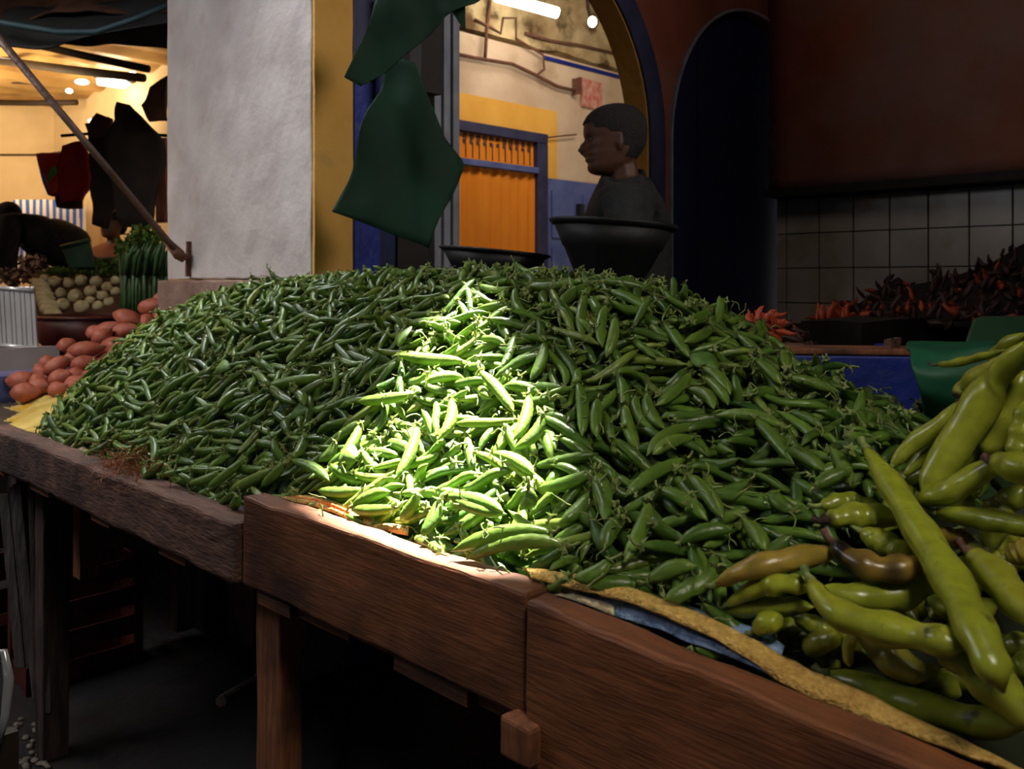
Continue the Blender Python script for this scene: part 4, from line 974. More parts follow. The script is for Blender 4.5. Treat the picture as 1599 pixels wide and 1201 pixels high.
foliage('leafy_greens', [(196,362,256,402),(180,375,240,410),(205,352,250,380)], 4.9,5.3, 1100,.018,'herb','leafy green herbs heaped above the leeks')
foliage('green_tops', [(95,422,190,434),(60,418,120,430),(150,405,192,425)], 5.4,5.6, 500,.02,'herb','cut green tops behind the white onions')
bkp = P(140,548,4.3); tag(rough_box((bkp.x-.16,bkp.y-.16,0),(bkp.x+.16,bkp.y+.16,bkp.z-.002),(4,4,4),.001).build('basket_stand','blackwood'), 'dark stand under the red basket', 'stand')
rc = empty('basket', P(135,530,4.6), 'dark red basket between the onions and the sweet potatoes', 'basket')
under(MB().lathe([(.0,0),(.17,0),(.22,.05),(.25,.16),(.24,.16),(.20,.05),(.0,.012)],24,tuple(P(140,548,4.3))).build('bowl','redcrate',smooth=True), rc)
under(MB().lathe([(.245,.155),(.262,.165),(.245,.175),(.238,.165),(.245,.155)],24,tuple(P(140,548,4.3))).build('rim','redcrate',smooth=True), rc)
# white rack at the left edge
rk = empty('metal_rack', P(28,520,3.9), 'white metal rack of upright bars at the left edge', 'rack')
for k in range(8):
    a = -8+k*8; t = 3.9; s = RT*(.0075 if k%2 else .011)
    A, B = P(a+2,448,t), P(a+8,552,t)
    under(MB().hexa([B-s,B+s,B+s+FW*.012,B-s+FW*.012,A-s,A+s,A+s+FW*.012,A-s+FW*.012]).build('bar','chrome',bevel=.001), rk)
for b in (448,538): under(MB().tube([P(-12,b,3.9),P(52,b+6,3.9)], .010, 8).build('rail','chrome',smooth=True), rk)
wb = tag(rough_box(tuple(P(-10,583,3.75)),tuple(P(52,545,3.75)+FW*.2),(3,3,3),.001).build('white_box','whitebox'), 'white plastic box below the metal rack', 'box')
tag(foliage('dry_leaves', [(0,420,45,442),(30,400,70,425)], 3.9,4.2, 260,.018,'browncloth','dry brown leaves hanging over the metal rack'), None, 'leaves')
tag(rough_box(tuple(P(-20,640,3.0)),tuple(P(45,590,3.0)+FW*.45-Vector((0,0,.0))),(3,3,3),.002).build('wooden_tray','roomblue'), 'faded blue wooden tray left of the sweet potatoes', 'tray')
# green crate held by the bending man
gc = empty('plastic_tub', P(122,400,5.6), 'dark green plastic tub tilted in front of the bending man', 'tub')
c8 = [P(108,420,5.5),P(150,418,5.5),P(148,416,5.75),P(112,418,5.75),P(96,386,5.5),P(140,374,5.5),P(142,376,5.75),P(102,388,5.75)]
under(MB().hexa(c8).build('body','crategreen',bevel=.01), gc)
under(MB().tube([P(95,386,5.49),P(141,374,5.49)], .012, 6).build('rim','crategreen',smooth=True), gc)
# striped cloth
sc_ = empty('striped_curtain', P(75,340,8.4), 'blue and white striped curtain on the far cream wall', 'curtain')
for k in range(22):
    a = 20+k*5.2; yt = 312+ (0 if k < 12 else (k-12)*1.2); rows_ = [(P(a,yt,8.4),P(a+5.2,yt,8.4)),(P(a,430,8.4),P(a+5.2,430,8.4))]
    under(sheet(rows_,3,3,.01,3,k).build('stripe','bluestripe' if k%2 == 0 else 'whitestripe',solid=.004), sc_)
# cream posts and openings on the hall wall
tag(MB().tube([P(0,242,9.0),P(62,242,9.0),P(95,238,8.9)], .012, 6).build('clothes_rail','blackmetal'), 'thin dark rail across the far cream wall', 'rail')
tag(rough_box(tuple(P(165,640,8.0)),tuple(P(180,306,8.0)+FW*.1),(2,2,2),.002).build('pale_board','cream'), 'pale upright board behind the hooded person', 'board')
tag(rough_box(tuple(P(134,626,8.6)),tuple(P(146,300,8.6)+FW*.1),(2,2,2),.002).build('pale_post','cream'), 'pale post right of the striped curtain', 'post')
# hanging clothes
def garment(pl, t, name, m, label, seed=0, group=None):
    rows_ = [(P(l[0],l[1],t),P(r[0],r[1],t)) for l, r in pl]
    mb = sheet(rows_, 14, 14, .02, 8, seed)
    return tag(mb.build(name,m,smooth=True,solid=.03), label, 'garment', group)
garment([((60,240),(96,238)),((68,270),(100,268)),((80,305),(106,302))],6.0,'hanging_garment','redcloth','small red garment at the left end of the hanging clothes',1)
garment([((58,244),(66,240)),((66,272),(76,270)),((78,304),(86,306))],6.05,'hanging_garment','bluecloth','blue edged garment behind the small red one',2)
garment([((84,262),(90,262)),((76,285),(90,270))],5.95,'hanging_garment','greenstripe','green band on the hanging clothes at the left',3)
garment([((98,228),(128,222)),((92,262),(142,250)),((90,300),(140,295)),((98,318),(130,312))],5.8,'hanging_garment','redcloth','dark red dress hanging in the middle of the clothes',4)
garment([((90,306),(132,306)),((90,324),(132,326))],5.85,'hanging_garment','browncloth','brown skirt hem hanging below the dark red dress',5)
garment([((134,190),(170,182)),((142,230),(186,220)),((144,300),(186,300)),((146,348),(166,354))],5.4,'hanging_garment','darkcloth','long black coat hanging left of the tall dark bundle',6)
garment([((186,160),(204,160)),((180,185),(222,185)),((165,220),(258,215)),((168,262),(256,262)),((180,300),(245,300)),((190,352),(236,358))],5.2,'hanging_garment','darkcloth','tall dark bundle of clothes with a pointed top',7)
garment([((140,192),(152,180)),((136,200),(176,185)),((138,214),(178,214))],5.3,'hanging_garment','browncloth','rounded brown bag hanging above the black coat',8)
garment([((236,135),(262,120)),((222,165),(262,160)),((236,190),(262,190))],5.0,'hanging_garment','browncloth','brown cloth hanging high beside the column',9)
garment([((240,215),(262,215)),((242,300),(262,300)),((244,345),(262,345))],5.3,'hanging_garment','robe','dull brown cloth hanging against the column edge',10)
tag(MB().tube([P(96,212,5.7),P(180,206,5.6),P(262,212,5.5)], .010, 6).build('clothes_rail','blackmetal'), 'dark rail from which the clothes hang', 'rail')
# hall roof: corrugated tin, beams, lamp
tin = MB(); nx_, ny_ = 60, 60
for i in range(nx_+1):
    for j in range(ny_+1):
        x = -4.45-6.6*i/nx_; y = -3+6.6*j/ny_; tin.v.append((x,y,3.04+.022*math.sin(x*16)+.03*mnoise.noise(Vector((x*1.5,y*1.5,0)))))
for i in range(nx_):
    for j in range(ny_): q = i*(ny_+1)+j; tin.f.append((q,q+1,q+ny_+2,q+ny_+1))
struct(tin, 'ceiling_hall', 'tin', smooth=True, solid=.006)
for k,(a,b,c_,d,t0,t1,r,lab) in enumerate(((-20,92,225,122,7.6,7.2,.035,'dark iron roof beam passing above the hall lamp'),(40,66,232,108,6.6,6.4,.028,'upper dark roof beam slanting to the column'),(-20,160,120,160,9.2,9.0,.03,'distant lower roof beam over the cream wall'),(-20,122,60,128,8.6,8.5,.03,'short roof beam at the left edge'))):
    tag(MB().tube([P(a,b,t0),P((a+c_)/2,(b+d)/2+1,(t0+t1)/2),P(c_,d,t1)], r, 8).build('roof_beam','blackmetal',smooth=True), lab, 'beam')
hl = empty('hall_lamp', P(178,130,8.0), 'bright rectangular lamp panel under the hall roof', 'lamp')
under(MB().hexa([P(150,122,7.9),P(196,124,7.9),P(196,126,8.3),P(152,125,8.3),P(152,133,7.9),P(194,139,7.9),P(205,131,8.3),P(152,130,8.3)]).build('panel','lampwarm',bevel=.01), hl)
under(MB().box(P(146,121,8.0),P(198,117,8.0)+FW*.2).build('housing','blackmetal'), hl)
for a,b,lab in ((128,128,'small glowing lamp left of the hall lamp panel'),(108,142,'small pale lamp below the hall lamp panel'),(207,114,'tiny lamp bulb above the hall lamp panel'),(143,189,'small lamp glowing behind the iron pole')):
    tag(MB().ball(P(a,b,8.1),(.07 if b == 128 else .03,.06 if b == 128 else .03,.022),10,6).build('small_lamp','lampwarm',smooth=True), lab, 'lamp')
# dark tarps and hose at the top left
tag(sheet([(P(-200,-160,4.4),P(330,-160,4.4)),(P(-200,0,4.2),P(300,-10,4.2)),(P(-200,40,4.0),P(300,12,4.0))],30,16,.05,6,4).build('awning','thatch',smooth=True,solid=.01), 'ragged brown awning at the top left corner', 'awning')
tag(sheet([(P(-60,24,4.1),P(300,-5,4.1)),(P(-60,60,3.95),P(300,30,3.95)),(P(-60,84,3.9),P(110,64,3.9))],24,10,.03,5,9).build('tarp','tarp',smooth=True,solid=.008), 'dark grey tarp sagging under the brown awning', 'tarp')
tag(sheet([(P(90,56,4.3),P(300,20,4.3)),(P(90,66,4.3),P(300,80,4.3))],16,8,.03,5,19).build('tarp','tarp',smooth=True,solid=.008), 'second dark tarp strip beside the column top', 'tarp')
tag(MB().tube([P(-40,28,3.8),P(30,40,3.8),P(90,50,3.8),P(150,50,3.8),P(210,30,3.8),P(280,2,3.8)], .013, 8).build('hose','hose',smooth=True), 'teal hose sagging across the dark tarp', 'hose')
# iron strut and its bracket
sp_ = empty('iron_strut', P(290,402,3.1), 'long rusty iron strut slanting from the top left down to the column', 'strut')
pa, pb = P(-30,26,2.7), P(280,398,3.10)
under(MB().tube([pa, pb], [.0125,.0115], 10).build('rod','iron',smooth=True), sp_)
under(MB().tube([P(262,378,3.09),P(280,398,3.10),P(288,406,3.11)], [.014,.021,.012], 10).build('clamp','rust',smooth=True), sp_)
under(rough_box(tuple(PY(290,432,1.405)),tuple(PY(301,378,1.425)),(2,2,8),.003,3).build('wall_bracket','rust'), sp_)
under(MB().tube([P(284,404,3.10),PY(296,398,1.41)], .010, 8).build('pin','rust',smooth=True), sp_)

# ------------------------------------------------------------------ green cloths
def hang(pl, t, label, seed, m='greencloth', th=.003, wave=.03):
    mb = sheet([(P(l[0],l[1],t+dl),P(r[0],r[1],t+dr)) for l,r,dl,dr in pl], 26, 26, 0)
    nd = Vector((-.5,.85,0)); mb.v = [tuple(Vector(v)+nd*(mnoise.noise(Vector(v)*6+Vector((seed,0,0)))*wave*1.6+.012*math.sin(Vector(v).dot(RT)*42+v[2]*9))) for v in mb.v]
    return tag(mb.build('hanging_cloth',m,smooth=True,solid=th), label, 'cloth')
hang([((600,80),(650,100),0,0),((592,140),(668,150),0,0),((566,210),(690,212),-.02,.02),((541,278),(721,253),-.04,.03),((530,306),(705,310),-.04,.02),((522,331),(673,388),-.04,.0)],2.25,'lower green tarp hanging with a pointed lower corner in front of the arch',1)
hang([((612,-60),(800,-60),0,0),((588,5),(748,8),-.02,.0),((566,60),(700,30),-.03,0),((548,104),(640,84),-.04,-.02),((540,122),(568,137),-.04,-.03)],2.2,'upper green tarp folded over the top of the arch opening',2)
hang([((700,-20),(750,-20),0,0),((708,20),(728,4),0,0),((724,46),(729,50),0,0)],2.22,'small torn green tarp tip left of the tube lamp',3,wave=.004)
tag(rough_box(tuple(P(640,145,2.6)),tuple(P(690,-40,2.6)+FW*.02),(3,2,8),.004,3).build('hanging_board','blackwood'), 'dark weathered board hanging behind the green tarps', 'board')
# ------------------------------------------------------------------ basins and counter behind the heap
bc = empty('back_counter', (-1.7,1.95,0), 'dark wooden counter behind the pea pile carrying the black basins', 'counter')
under(rough_box((-2.2,1.74,.96),(-1.05,2.14,1.0),(8,4,1),.003,1).build('top','blackwood'), bc)
for a in ((-2.18,1.76),(-1.12,1.76),(-2.18,2.08),(-1.12,2.08)): under(MB().box((a[0],a[1],0),(a[0]+.05,a[1]+.05,.96)).build('leg','blackwood'), bc)
def basin(c, R, h, tilt, label):
    o = empty('basin', c, label, 'basin'); o.rotation_mode = 'QUATERNION'
    o.rotation_quaternion = Matrix.Rotation(tilt, 3, FW).to_quaternion()
    MB().lathe([(0,0),(R*.36,0),(R*.41,.008),(R*.54,h*.27),(R*.56,h*.28),(R*.74,h*.62),(R*.76,h*.63),(R*.92,h*.93),(R*.89,h*.93),(R*.73,h*.62),(R*.36,.012),(0,.012)],48).build('bowl','black',o,smooth=True)
    MB().lathe([(R*.89,h*.93),(R*.93,h*.915),(R*.99,h*.955),(R,h*.985),(R*.985,h),(R*.91,h*.965),(R*.89,h*.93)],48).build('rim','black',o,smooth=True)
    return o
t1 = 2.5; c1 = P(950,347,t1); h1 = .2; basin((c1.x,c1.y,c1.z-h1), 101/F*t1, h1, math.radians(4.2), 'wide flared black basin tilted in front of the man')
t2 = 2.62; c2 = P(766,391,t2); h2 = .14; basin((c2.x,c2.y,c2.z-h2), 88/F*t2, h2, math.radians(5.2), 'lower black basin standing left of the man')
def tub(c, z1, R, label):
    o = empty('upturned_tub', (c.x,c.y,1.0), label, 'tub'); h = z1-1.0
    MB().lathe([(R,0),(R*1.06,.006),(R,.02),(R*.86,h-.004),(R*.8,h),(0,h)],32).build('shell','black',o,smooth=True)
tub(c1, c1.z-h1-.012, .10, 'black tub supporting the wide flared basin'); tub(c2, c2.z-h2-.012, .09, 'black tub supporting the lower basin')
# ------------------------------------------------------------------ right background counter
rc_ = empty('dark_counter', (-1.2,3.6,0), 'black counter along the tiled wall', 'counter')
under(MB().box((XW+.02,3.05,0),(1.2,4.0,.90)).build('cabinet','blackwood'), rc_)
under(MB().box((XW+.02,3.0,.90),(1.2,4.05,.95)).build('top','blackwood',bevel=.005), rc_)
mc = bpy.data.objects.new('dark_shelf', None)
def pepper_mesh(seed):
    rnd = random.Random(seed); pts = []; p = Vector((0,0,0)); d = Vector((1,0,0)); rs = []
    for i in range(6):
        pts.append(p.copy()); rs.append([.006,.013,.014,.012,.008,.002][i]*rnd.uniform(.8,1.2)); d = (d+Vector((0,rnd.uniform(-.5,.5),rnd.uniform(-.5,.5)))).normalized(); p = p+d*.013
    mb = MB().tube(pts, rs, 7); me = bpy.data.meshes.new('dried_pepper'); me.from_pydata(mb.v,[],mb.f); me.polygons.foreach_set('use_smooth',[True]*len(mb.f)); return me
PPd = [pepper_mesh(k) for k in range(5)]; 
for m_ in PPd: m_.materials.append(M['chilidark'])
PPr = [pepper_mesh(k+20) for k in range(5)]
for m_ in PPr: m_.materials.append(M['chili'])
# big dark heap: outline rises to the right
def heap_top(px): return np.interp(px, [1240,1290,1330,1365,1400,1420,1480,1530,1560,1600,1640], [500,495,475,452,424,440,428,412,398,372,365])
hm = MB()
for i in range(26):
    a = 1250+i*17
    for j in range(6):
        b = float(heap_top(a))+6+(505-float(heap_top(a)))*j/5; hm.v.append(tuple(P(a,b,3.55-.12*j)))
    hm.v.append(tuple(P(a,512,3.6+.4)))
for i in range(25):
    for j in range(6): q = i*7+j; hm.f.append((q,q+1,q+8,q+7))
tag(hm.build('dried_peppers','blackwood',smooth=True), 'dark body of the dried pepper heap against the tiles', 'peppers', kind='stuff')
for k in range(250):
    a = random.uniform(1275,1620); tp = float(heap_top(a)); f = random.random()**.8; b = tp+2+(500-tp)*f
    o = bpy.data.objects.new('dried_pepper', PPd[k%5] if (random.random() < .85 and a > 1330) else PPr[k%5]); C.objects.link(o); o.location = P(a,b,3.53-.6*f*.98); o.rotation_euler = (random.uniform(0,6),random.uniform(0,6),random.uniform(0,6)); o.scale = (random.uniform(.7,1.2),random.uniform(.5,.9),random.uniform(.5,.9))
    tag(o, f"{'dull red' if o.data.materials[0] == M['chili'] else 'dark brown'} dried pepper {'along the top' if f < .25 else 'midway down' if f < .65 else 'near the foot'} of the big heap, {'left end' if a < 1370 else 'middle' if a < 1480 else 'right end'}", 'pepper', 'dried peppers in the big heap')
tag(rough_box(tuple(P(1250,560,2.75)),tuple(P(1640,500,2.75)+FW*.5),(6,4,3),.005).build('dark_bin','blackwood'), 'black bin below the big dried pepper heap', 'bin')
for k in range(90):
    a = random.gauss(1200,36); b = 540-max(0,44-abs(a-1205)*.55)*random.random()-4
    if a < 1112 or a > 1268: continue
    o = bpy.data.objects.new('dried_pepper', PPr[k%5] if a < 1225 else PPd[k%5]); C.objects.link(o); o.location = P(a,b,2.15+random.uniform(-.08,.08)); o.scale = (.8,.55,.55); o.rotation_euler = (random.uniform(0,6),random.uniform(0,6),random.uniform(0,6))
    tag(o, 'red dried pepper in the small pile right of the pea crest', 'pepper', 'red peppers in the small pile')
tag(MB().hexa([P(1120,560,1.95),P(1262,560,1.95),P(1275,556,2.4),P(1110,556,2.4),P(1130,536,1.98),P(1255,538,1.98),P(1262,530,2.3),P(1120,530,2.3)]).build('pepper_sack','woodold',bevel=.01), 'brown sack under the small pile of red peppers', 'sack')
# blue painted crate
bx = empty('painted_box', P(1300,600,1.55), 'blue painted wooden box with a bare orange-brown top edge', 'box')
def quadbox(a, b, za, zb_, t0, t1, dp):
    A, B = P(a,500,t0), P(b,500,t1); z0 = za; z1 = zb_
    return MB().hexa([(A.x,A.y,z0),(B.x,B.y,z0),(B.x+FW.x*dp,B.y+FW.y*dp,z0),(A.x+FW.x*dp,A.y+FW.y*dp,z0),(A.x,A.y,z1),(B.x,B.y,z1),(B.x+FW.x*dp,B.y+FW.y*dp,z1),(A.x+FW.x*dp,A.y+FW.y*dp,z1)])
zt = CH-(556-440)/F*1.6
under(quadbox(1120,1500,.73,zt,1.64,1.58,.03).build('front_board','bluepaint',bevel=.004), bx)
under(quadbox(1120,1500,zt+.001,zt+.012,1.64,1.58,.10).build('top_rail','woodleg',bevel=.003), bx)
under(quadbox(1120,1150,.73,zt,1.68,1.68,.3).build('side_board','bluepaint'), bx); under(quadbox(1470,1500,.73,zt,1.62,1.62,.3).build('side_board','bluepaint'), bx)
blk = tag(quadbox(1322,1432,.73,CH-(640-440)/F*1.32,1.36,1.30,.06).build('wooden_block','woodgrey',bevel=.004), 'grey wooden block with a nail hole in front of the blue box', 'block')
tag(MB().tube([P(1384,664,1.32),P(1384,664,1.345)], .004, 10).build('nail','black'), 'dark nail in the face of the grey wooden block', 'nail')
# green bag and dark green box
tag(sheet([(P(1412,524,1.25),P(1565,530,1.2)),(P(1406,535,1.15),P(1580,538,1.12)),(P(1410,565,1.12),P(1590,590,1.1)),(P(1430,600,1.12),P(1600,640,1.1)),(P(1450,640,1.14),P(1610,700,1.12)),(P(1462,690,1.16),P(1610,760,1.14))],24,24,.03,7,5).build('green_bag','greenbag',smooth=True,solid=.006,subd=1), 'green cloth bag slumped behind the broad beans', 'bag')
tag(MB().hexa([P(1505,540,1.7),P(1650,540,1.7),P(1650,540,2.0),P(1512,535,2.0),P(1520,496,1.75),P(1650,492,1.75),P(1650,492,2.0),P(1526,494,2.0)]).build('dark_box','crategreen',bevel=.006), 'dark green-grey box at the right edge above the green bag', 'box')
tag(rough_box(tuple(P(1393,546,1.62)),tuple(P(1412,530,1.62)+FW*.04),(2,2,2),.004).build('wood_stub','woodold'), 'stub of grey wood at the corner of the blue box', 'stub')

# ------------------------------------------------------------------ people
def skin_mesh(name, joints, bones, m, parent=None, sub=2, root=0):
    me = bpy.data.meshes.new(name); me.from_pydata([j[0] for j in joints], bones, []); me.materials.append(M[m])
    o = bpy.data.objects.new(name, me); C.objects.link(o)
    k = o.modifiers.new('skin','SKIN'); k.use_smooth_shade = True
    sv = me.skin_vertices[0].data
    for i, j in enumerate(joints): sv[i].radius = (j[1], j[2] if len(j) > 2 else j[1]); sv[i].use_root = (i == root)
    s = o.modifiers.new('sub','SUBSURF'); s.levels = s.render_levels = sub
    dg = bpy.context.evaluated_depsgraph_get(); dg.update(); em = bpy.data.meshes.new_from_object(o.evaluated_get(dg)); o.modifiers.clear(); o.data = em
    em.materials.clear(); em.materials.append(M[m])
    em.polygons.foreach_set('use_smooth',[True]*len(em.polygons))
    if parent: o.parent = parent
    return o
def head_mb(h=.235, hair=False):
    """head in local frame: +X is where the face looks, Z up, chin at 0, crown at h"""
    zs =   [0,.03,.07,.12,.17,.215,.25,.29,.33,.37,.41,.455,.50,.56,.63,.72,.80,.88,.94,.98,1]
    fr =   [.30,.385,.425,.43,.415,.445,.425,.455,.435,.44,.455,.45,.42,.455,.47,.46,.425,.36,.26,.15,.02]   # front (x/h)
    bk =   [.02,-.02,-.08,-.16,-.22,-.26,-.29,-.32,-.35,-.375,-.39,-.40,-.41,-.42,-.42,-.41,-.385,-.33,-.25,-.15,-.02]
    wd =   [.10,.17,.215,.25,.265,.275,.285,.295,.30,.305,.31,.315,.32,.325,.33,.325,.305,.26,.19,.12,.02]
    mb = MB(); n = 36
    for i, z in enumerate(zs):
        cx = (fr[i]+bk[i])/2; hx = (fr[i]-bk[i])/2
        for k in range(n):
            a = 2*PI*k/n; ca, sa = math.cos(a), math.sin(a)
            x = cx+hx*(abs(ca)**.92)*(1 if ca > 0 else -1); y = wd[i]*(abs(sa)**.85)*(1 if sa > 0 else -1)
            aa = a if a < PI else a-2*PI
            if not hair:
                x += .115*math.exp(-(aa/.13)**2)*math.exp(-((z-.345)/.055)**2)+.065*math.exp(-(aa/.11)**2)*math.exp(-((z-.43)/.07)**2)   # nose
                x += .022*math.exp(-(aa/.3)**2)*(math.exp(-((z-.215)/.02)**2)+math.exp(-((z-.265)/.02)**2))   # lips
                x -= .03*(math.exp(-((aa-.42)/.16)**2)+math.exp(-((aa+.42)/.16)**2))*math.exp(-((z-.485)/.045)**2)  # sockets
                x += .018*math.exp(-(aa/.7)**2)*math.exp(-((z-.545)/.03)**2)  # brow
            else:
                s = 1.045; x = cx+(x-cx)*s; y *= s
            mb.v.append((x*h, y*h, z*h*(1.012 if hair else 1)))
    for i in range(len(zs)-1):
        for k in range(n):
            if hair:
                a = 2*PI*(k+.5)/n; aa = a if a < PI else a-2*PI; z = (zs[i]+zs[i+1])/2
                lim = .74 if abs(aa) < .95 else .66 if abs(aa) < 1.35 else .54 if abs(aa) < 1.75 else .36 if abs(aa) < 2.1 else .22
                if z < lim: continue
            mb.f.append((i*n+k, i*n+(k+1)%n, (i+1)*n+(k+1)%n, (i+1)*n+k))
    mb.f.append(tuple((len(zs)-1)*n+k for k in range(n)))
    if not hair: mb.f.append(tuple(range(n-1,-1,-1)))
    if not hair:
        for s in (-1,1):
            mb.ball((-.03*h, s*.325*h, .42*h),(.055*h,.028*h,.10*h),12,8); mb.ball((-.035*h, s*.315*h, .34*h),(.032*h,.02*h,.04*h),8,6)
    return mb
def xf(mb, Mx): mb.v = [tuple(Mx@Vector(v)) for v in mb.v]; return mb
def make_head(chin, face, up, h, root, hair='hair', cap=None):
    face = (face-up*face.dot(up)).normalized(); y = up.cross(face); Mx = Matrix((face,y,up)).transposed().to_4x4(); Mx = Matrix.Translation(chin) @ Mx
    hd = xf(head_mb(h), Mx)
    hr = under(xf(head_mb(h, True), Mx).build('hair', hair, smooth=True, subd=1), root)
    for s in (-1,1): under(MB().ball(Mx@Vector((.37*h, s*.155*h, .485*h)), .045*h, 10, 8).build('eye','eye',smooth=True), root)
    return hd, Mx
# --- vendor: faces image left, standing behind the basins
mroot_p = P(965,440,3.08); vd = empty('person', (mroot_p.x,mroot_p.y,0), 'man with cropped dark hair and dark jacket seen in profile under the arch', 'person')
face = (-RT*1.0+FW*.08).normalized(); hh = .238; chin = P(925,273,3.03)-Vector((0,0,0)) - face*(.36*hh) + Vector((0,0,.0))
upv = (Vector((0,0,1))-face*(-.03)).normalized()
hd, Mx = make_head(chin, face, upv, hh, vd)
side_v = FW  # across the shoulders (he is seen side on)
neck = Mx@Vector((-.10*hh,0,.12*hh)); base = P(968,300,3.06); sh_c = P(972,305,3.06); 
sl = side_v*.19
def hand_part(joints, bones, wrist_i, wrist, d, s, spread):
    """palm and five curled fingers added to a skeleton"""
    palm = wrist+d*.045; joints.append((palm,.030,.016)); pi_ = len(joints)-1; bones.append((wrist_i,pi_))
    for k in range(4):
        off_ = spread*((k-1.5)*.017); L = [.026,.030,.029,.022][k]; a = palm+d*.032+off_; 
        ids = [pi_]; q = a
        for s_ in range(3):
            joints.append((q,.0085-.0008*s_)); ids.append(len(joints)-1); bones.append((ids[-2],ids[-1])); q = q+(d+Vector((0,0,-.25*s_))+s*(.25*s_)).normalized()*L*(1-.15*s_)
    th = wrist+d*.02-spread*.028; joints.append((th,.011)); a_ = len(joints)-1; bones.append((wrist_i,a_)); joints.append((th+(d-spread*.8).normalized()*.03,.009)); bones.append((a_,a_+1)); joints.append((th+(d-spread*.3).normalized()*.055,.008)); bones.append((a_+1,a_+2))
def body_joints(pel, chest, shc, nk, hd_, sl, handL, handR, elL, elR, legs):
    J = [(pel,.12,.09),((pel+chest)/2,.115,.085),(chest,.125,.09),(shc-Vector((0,0,.03)),.075,.065),(nk,.050,.048),(hd_,.05,.05)]; B = [(0,1),(1,2),(2,3),(3,4),(4,5)]
    for sg, el, hn in ((-1,elL,handL),(1,elR,handR)):
        a = len(J); J.append((shc+sl*sg-Vector((0,0,.04)),.045,.042)); B.append((3,a)); J.append((el,.040)); B.append((a,a+1)); J.append((hn,.026)); B.append((a+1,a+2))
        hand_part(J, B, a+2, hn, (hn-el).normalized(), (shc-hn).normalized()*.5, sl.normalized().cross((hn-el).normalized()).normalized())
    for sg, kn, an, toe in legs:
        a = len(J); J.append((pel+sl*sg*.5-Vector((0,0,.06)),.085)); B.append((0,a)); J.append((kn,.055)); B.append((a,a+1)); J.append((an,.038)); B.append((a+1,a+2)); J.append((toe,.035,.025)); B.append((a+2,a+3))
    return J, B
pel = base+Vector((0,0,1))*( .93-base.z)-face*.02; chest = P(978,372,3.07)
elL = sh_c-sl*1.25-Vector((0,0,.30)); elR = sh_c+sl*1.25-Vector((0,0,.30)); hL = elL+face*.22-Vector((0,0,.08)); hR = elR+face*.22-Vector((0,0,.08))
legs = [(sg, pel+sl*sg*.5+Vector((0,0,-.44))+face*.02, Vector((pel.x,pel.y,.09))+sl*sg*.5, Vector((pel.x,pel.y,.03))+sl*sg*.5+face*.16) for sg in (-1,1)]
J, B = body_joints(pel, chest, sh_c, neck, Mx@Vector((.0,0,.35*hh)), sl, hL, hR, elL, elR, legs)
def body_with_head(J, B, hd, root, vox):
    b = skin_mesh('body', J, B, 'skin', None, 1)
    hm_ = bpy.data.meshes.new('h'); hm_.from_pydata(hd.v, [], hd.f)
    bm = bmesh.new(); bm.from_mesh(b.data); bm.from_mesh(hm_); bmesh.ops.recalc_face_normals(bm, faces=bm.faces); bm.to_mesh(b.data); bm.free()
    r = b.modifiers.new('fuse','REMESH'); r.mode = 'VOXEL'; r.voxel_size = vox; r.use_smooth_shade = True
    under(b, root); return b
body_with_head(J, B, hd, vd, .006)
# jacket: wraps torso and arms, collar
u = Vector((0,0,1))
JJ = [(pel-u*.02,.165,.14),((pel+chest)/2,.165,.14),(chest,.175,.145),(sh_c-u*.005,.135,.125),(neck-u*.045,.085,.08)]; JB = [(0,1),(1,2),(2,3),(3,4)]
for sg, el, hn in ((-1,elL,hL),(1,elR,hR)):
    a = len(JJ); JJ.append((sh_c+sl*sg-u*.03,.085,.08)); JB.append((3,a)); JJ.append((el,.055)); JB.append((a,a+1)); JJ.append((el.lerp(hn,.85),.040)); JB.append((a+1,a+2))
under(skin_mesh('jacket', JJ, JB, 'jacket', None, 2), vd)
nb_ = neck-u*.045; dn = (Mx@Vector((.0,0,.2*hh))-sh_c).normalized()
col_ = MB().tube([nb_-dn*.035, nb_-dn*.01, nb_+dn*.018], [.082,.072,.066], 20, cap=False)
under(col_.build('collar','jacket',smooth=True,solid=.008), vd)
TJ = [(pel,.15,.12)]; TBn = []
for sg, kn, an, toe in legs:
    a = len(TJ); TJ.append((pel+sl*sg*.5-u*.08,.10)); TBn.append((0,a)); TJ.append((kn,.075)); TBn.append((a,a+1)); TJ.append((an,.06)); TBn.append((a+1,a+2))
under(skin_mesh('trousers', TJ, TBn, 'trousers', None, 1), vd)
# --- bending man at the far left
bp_ = empty('person', (P(110,440,6.2).x,P(110,440,6.2).y,0), 'man in a dark top bending forward over the stall at the far left', 'person')
hipB = P(135,402,6.2); shB = P(38,352,6.1); face2 = (-RT*.8-u*.55).normalized(); up2 = (-RT*.45+u*.85).normalized(); hh2 = .215
face2 = (face2-up2*face2.dot(up2)).normalized(); chin2 = P(14,368,6.05)
hd2, Mx2 = make_head(chin2-face2*.25*hh2, face2, up2, hh2, bp_)
slB = FW*.18; elA = shB-slB*1.1-u*.26-RT*.02; elB_ = shB+slB*1.1-u*.26-RT*.02; hA = elA-u*.2+RT*.08; hB = elB_-u*.2+RT*.08
legsB = [(sg, Vector((hipB.x,hipB.y,.5))+slB*sg*.5, Vector((hipB.x,hipB.y,.09))+slB*sg*.5, Vector((hipB.x,hipB.y,.03))+slB*sg*.5-RT*.16) for sg in (-1,1)]
J2, B2 = body_joints(hipB, hipB.lerp(shB,.6)-u*.01, shB, Mx2@Vector((-.12*hh2,0,.1*hh2)), Mx2@Vector((0,0,.4*hh2)), slB, hA, hB, elA, elB_, legsB)
body_with_head(J2, B2, hd2, bp_, .012)
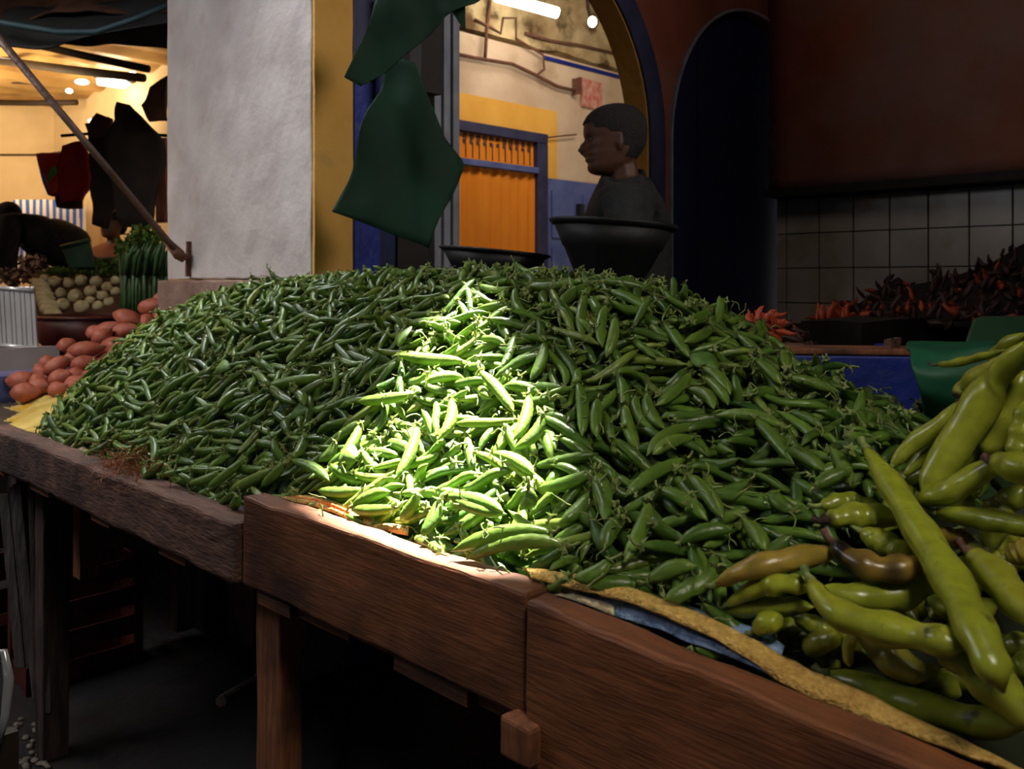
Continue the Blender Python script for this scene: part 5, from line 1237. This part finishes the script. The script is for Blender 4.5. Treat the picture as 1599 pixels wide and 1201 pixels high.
JK = [(hipB,.19,.17),(hipB.lerp(shB,.35)+u*.0,.19,.18),(hipB.lerp(shB,.7)+u*.0,.18,.18),(shB,.13,.13),(Mx2@Vector((-.15*hh2,0,-.05*hh2)),.07,.07)]; KB = [(0,1),(1,2),(2,3),(3,4)]
for sg, el, hn in ((-1,elA,hA),(1,elB_,hB)):
    a = len(JK); JK.append((shB+slB*sg,.09)); KB.append((3,a)); JK.append((el,.075)); KB.append((a,a+1)); JK.append((el.lerp(hn,.8),.04)); KB.append((a+1,a+2))
under(skin_mesh('top', JK, KB, 'jacket', None, 2), bp_)
TJ = [(hipB,.14,.13)]; TBn = []
for sg, kn, an, toe in legsB:
    a = len(TJ); TJ.append((hipB+slB*sg*.5-u*.08,.10)); TBn.append((0,a)); TJ.append((kn,.075)); TBn.append((a,a+1)); TJ.append((an,.06)); TBn.append((a+1,a+2))
under(skin_mesh('trousers', TJ, TBn, 'trousers', None, 1), bp_)
# --- hooded seated person
hp_ = empty('person', (P(176,440,7.0).x,P(176,440,7.0).y,0), 'person in a dark hood and brown clothes seated behind the onion stall', 'person')
c3 = P(176,368,7.0); face3 = (-FW*.9-RT*.3).normalized(); hh3 = .22
hd3, Mx3 = make_head(c3-Vector((0,0,.02)), face3, Vector((0,0,1)), hh3, hp_)
sh3 = P(177,392,7.02); sl3 = RT*.16; pel3 = Vector((sh3.x,sh3.y,.84)); 
e1_, e2_ = sh3-sl3*1.2-u*.25, sh3+sl3*1.2-u*.25; h1_, h2_ = e1_+face3*.2+sl3*.3, e2_+face3*.2-sl3*.3
legs3 = [(sg, pel3+sl3*sg*.6+face3*.38, Vector((pel3.x,pel3.y,.4))+face3*.4+sl3*sg*.6, Vector((pel3.x,pel3.y,.36))+face3*.55+sl3*sg*.6) for sg in (-1,1)]
J3, B3 = body_joints(pel3, pel3.lerp(sh3,.6), sh3, Mx3@Vector((-.1*hh3,0,-.05*hh3)), Mx3@Vector((0,0,.3*hh3)), sl3, h1_, h2_, e1_, e2_, legs3)
body_with_head(J3, B3, hd3, hp_, .012)
JR = [(pel3,.17,.14),(pel3.lerp(sh3,.6),.15,.12),(sh3,.11,.10),(Mx3@Vector((-.1*hh3,0,-.12*hh3)),.07)]; RB = [(0,1),(1,2),(2,3)]
for sg, el, hn in ((-1,e1_,h1_),(1,e2_,h2_)):
    a = len(JR); JR.append((sh3+sl3*sg-u*.02,.065)); RB.append((2,a)); JR.append((el,.055)); RB.append((a,a+1)); JR.append((el.lerp(hn,.85),.04)); RB.append((a+1,a+2))
under(skin_mesh('robe', JR, RB, 'robe', None, 2), hp_)
hood = head_mb(hh3*1.12, True); under(xf(hood, Mx3 @ Matrix.Translation((-.012,0,-.02))).build('hood','darkcloth',smooth=True,solid=.012), hp_)
sk = empty('stool', (pel3.x,pel3.y,0), 'dark stool under the hooded person', 'stool'); MB().box((-.2,-.2,.66),(.2,.2,.7)).build('seat','wooddark',sk)
for a in (-.17,.13):
    for b in (-.17,.13): MB().box((a,b,0),(a+.04,b+.04,.66)).build('leg','wooddark',sk)
bpy.context.view_layer.update()
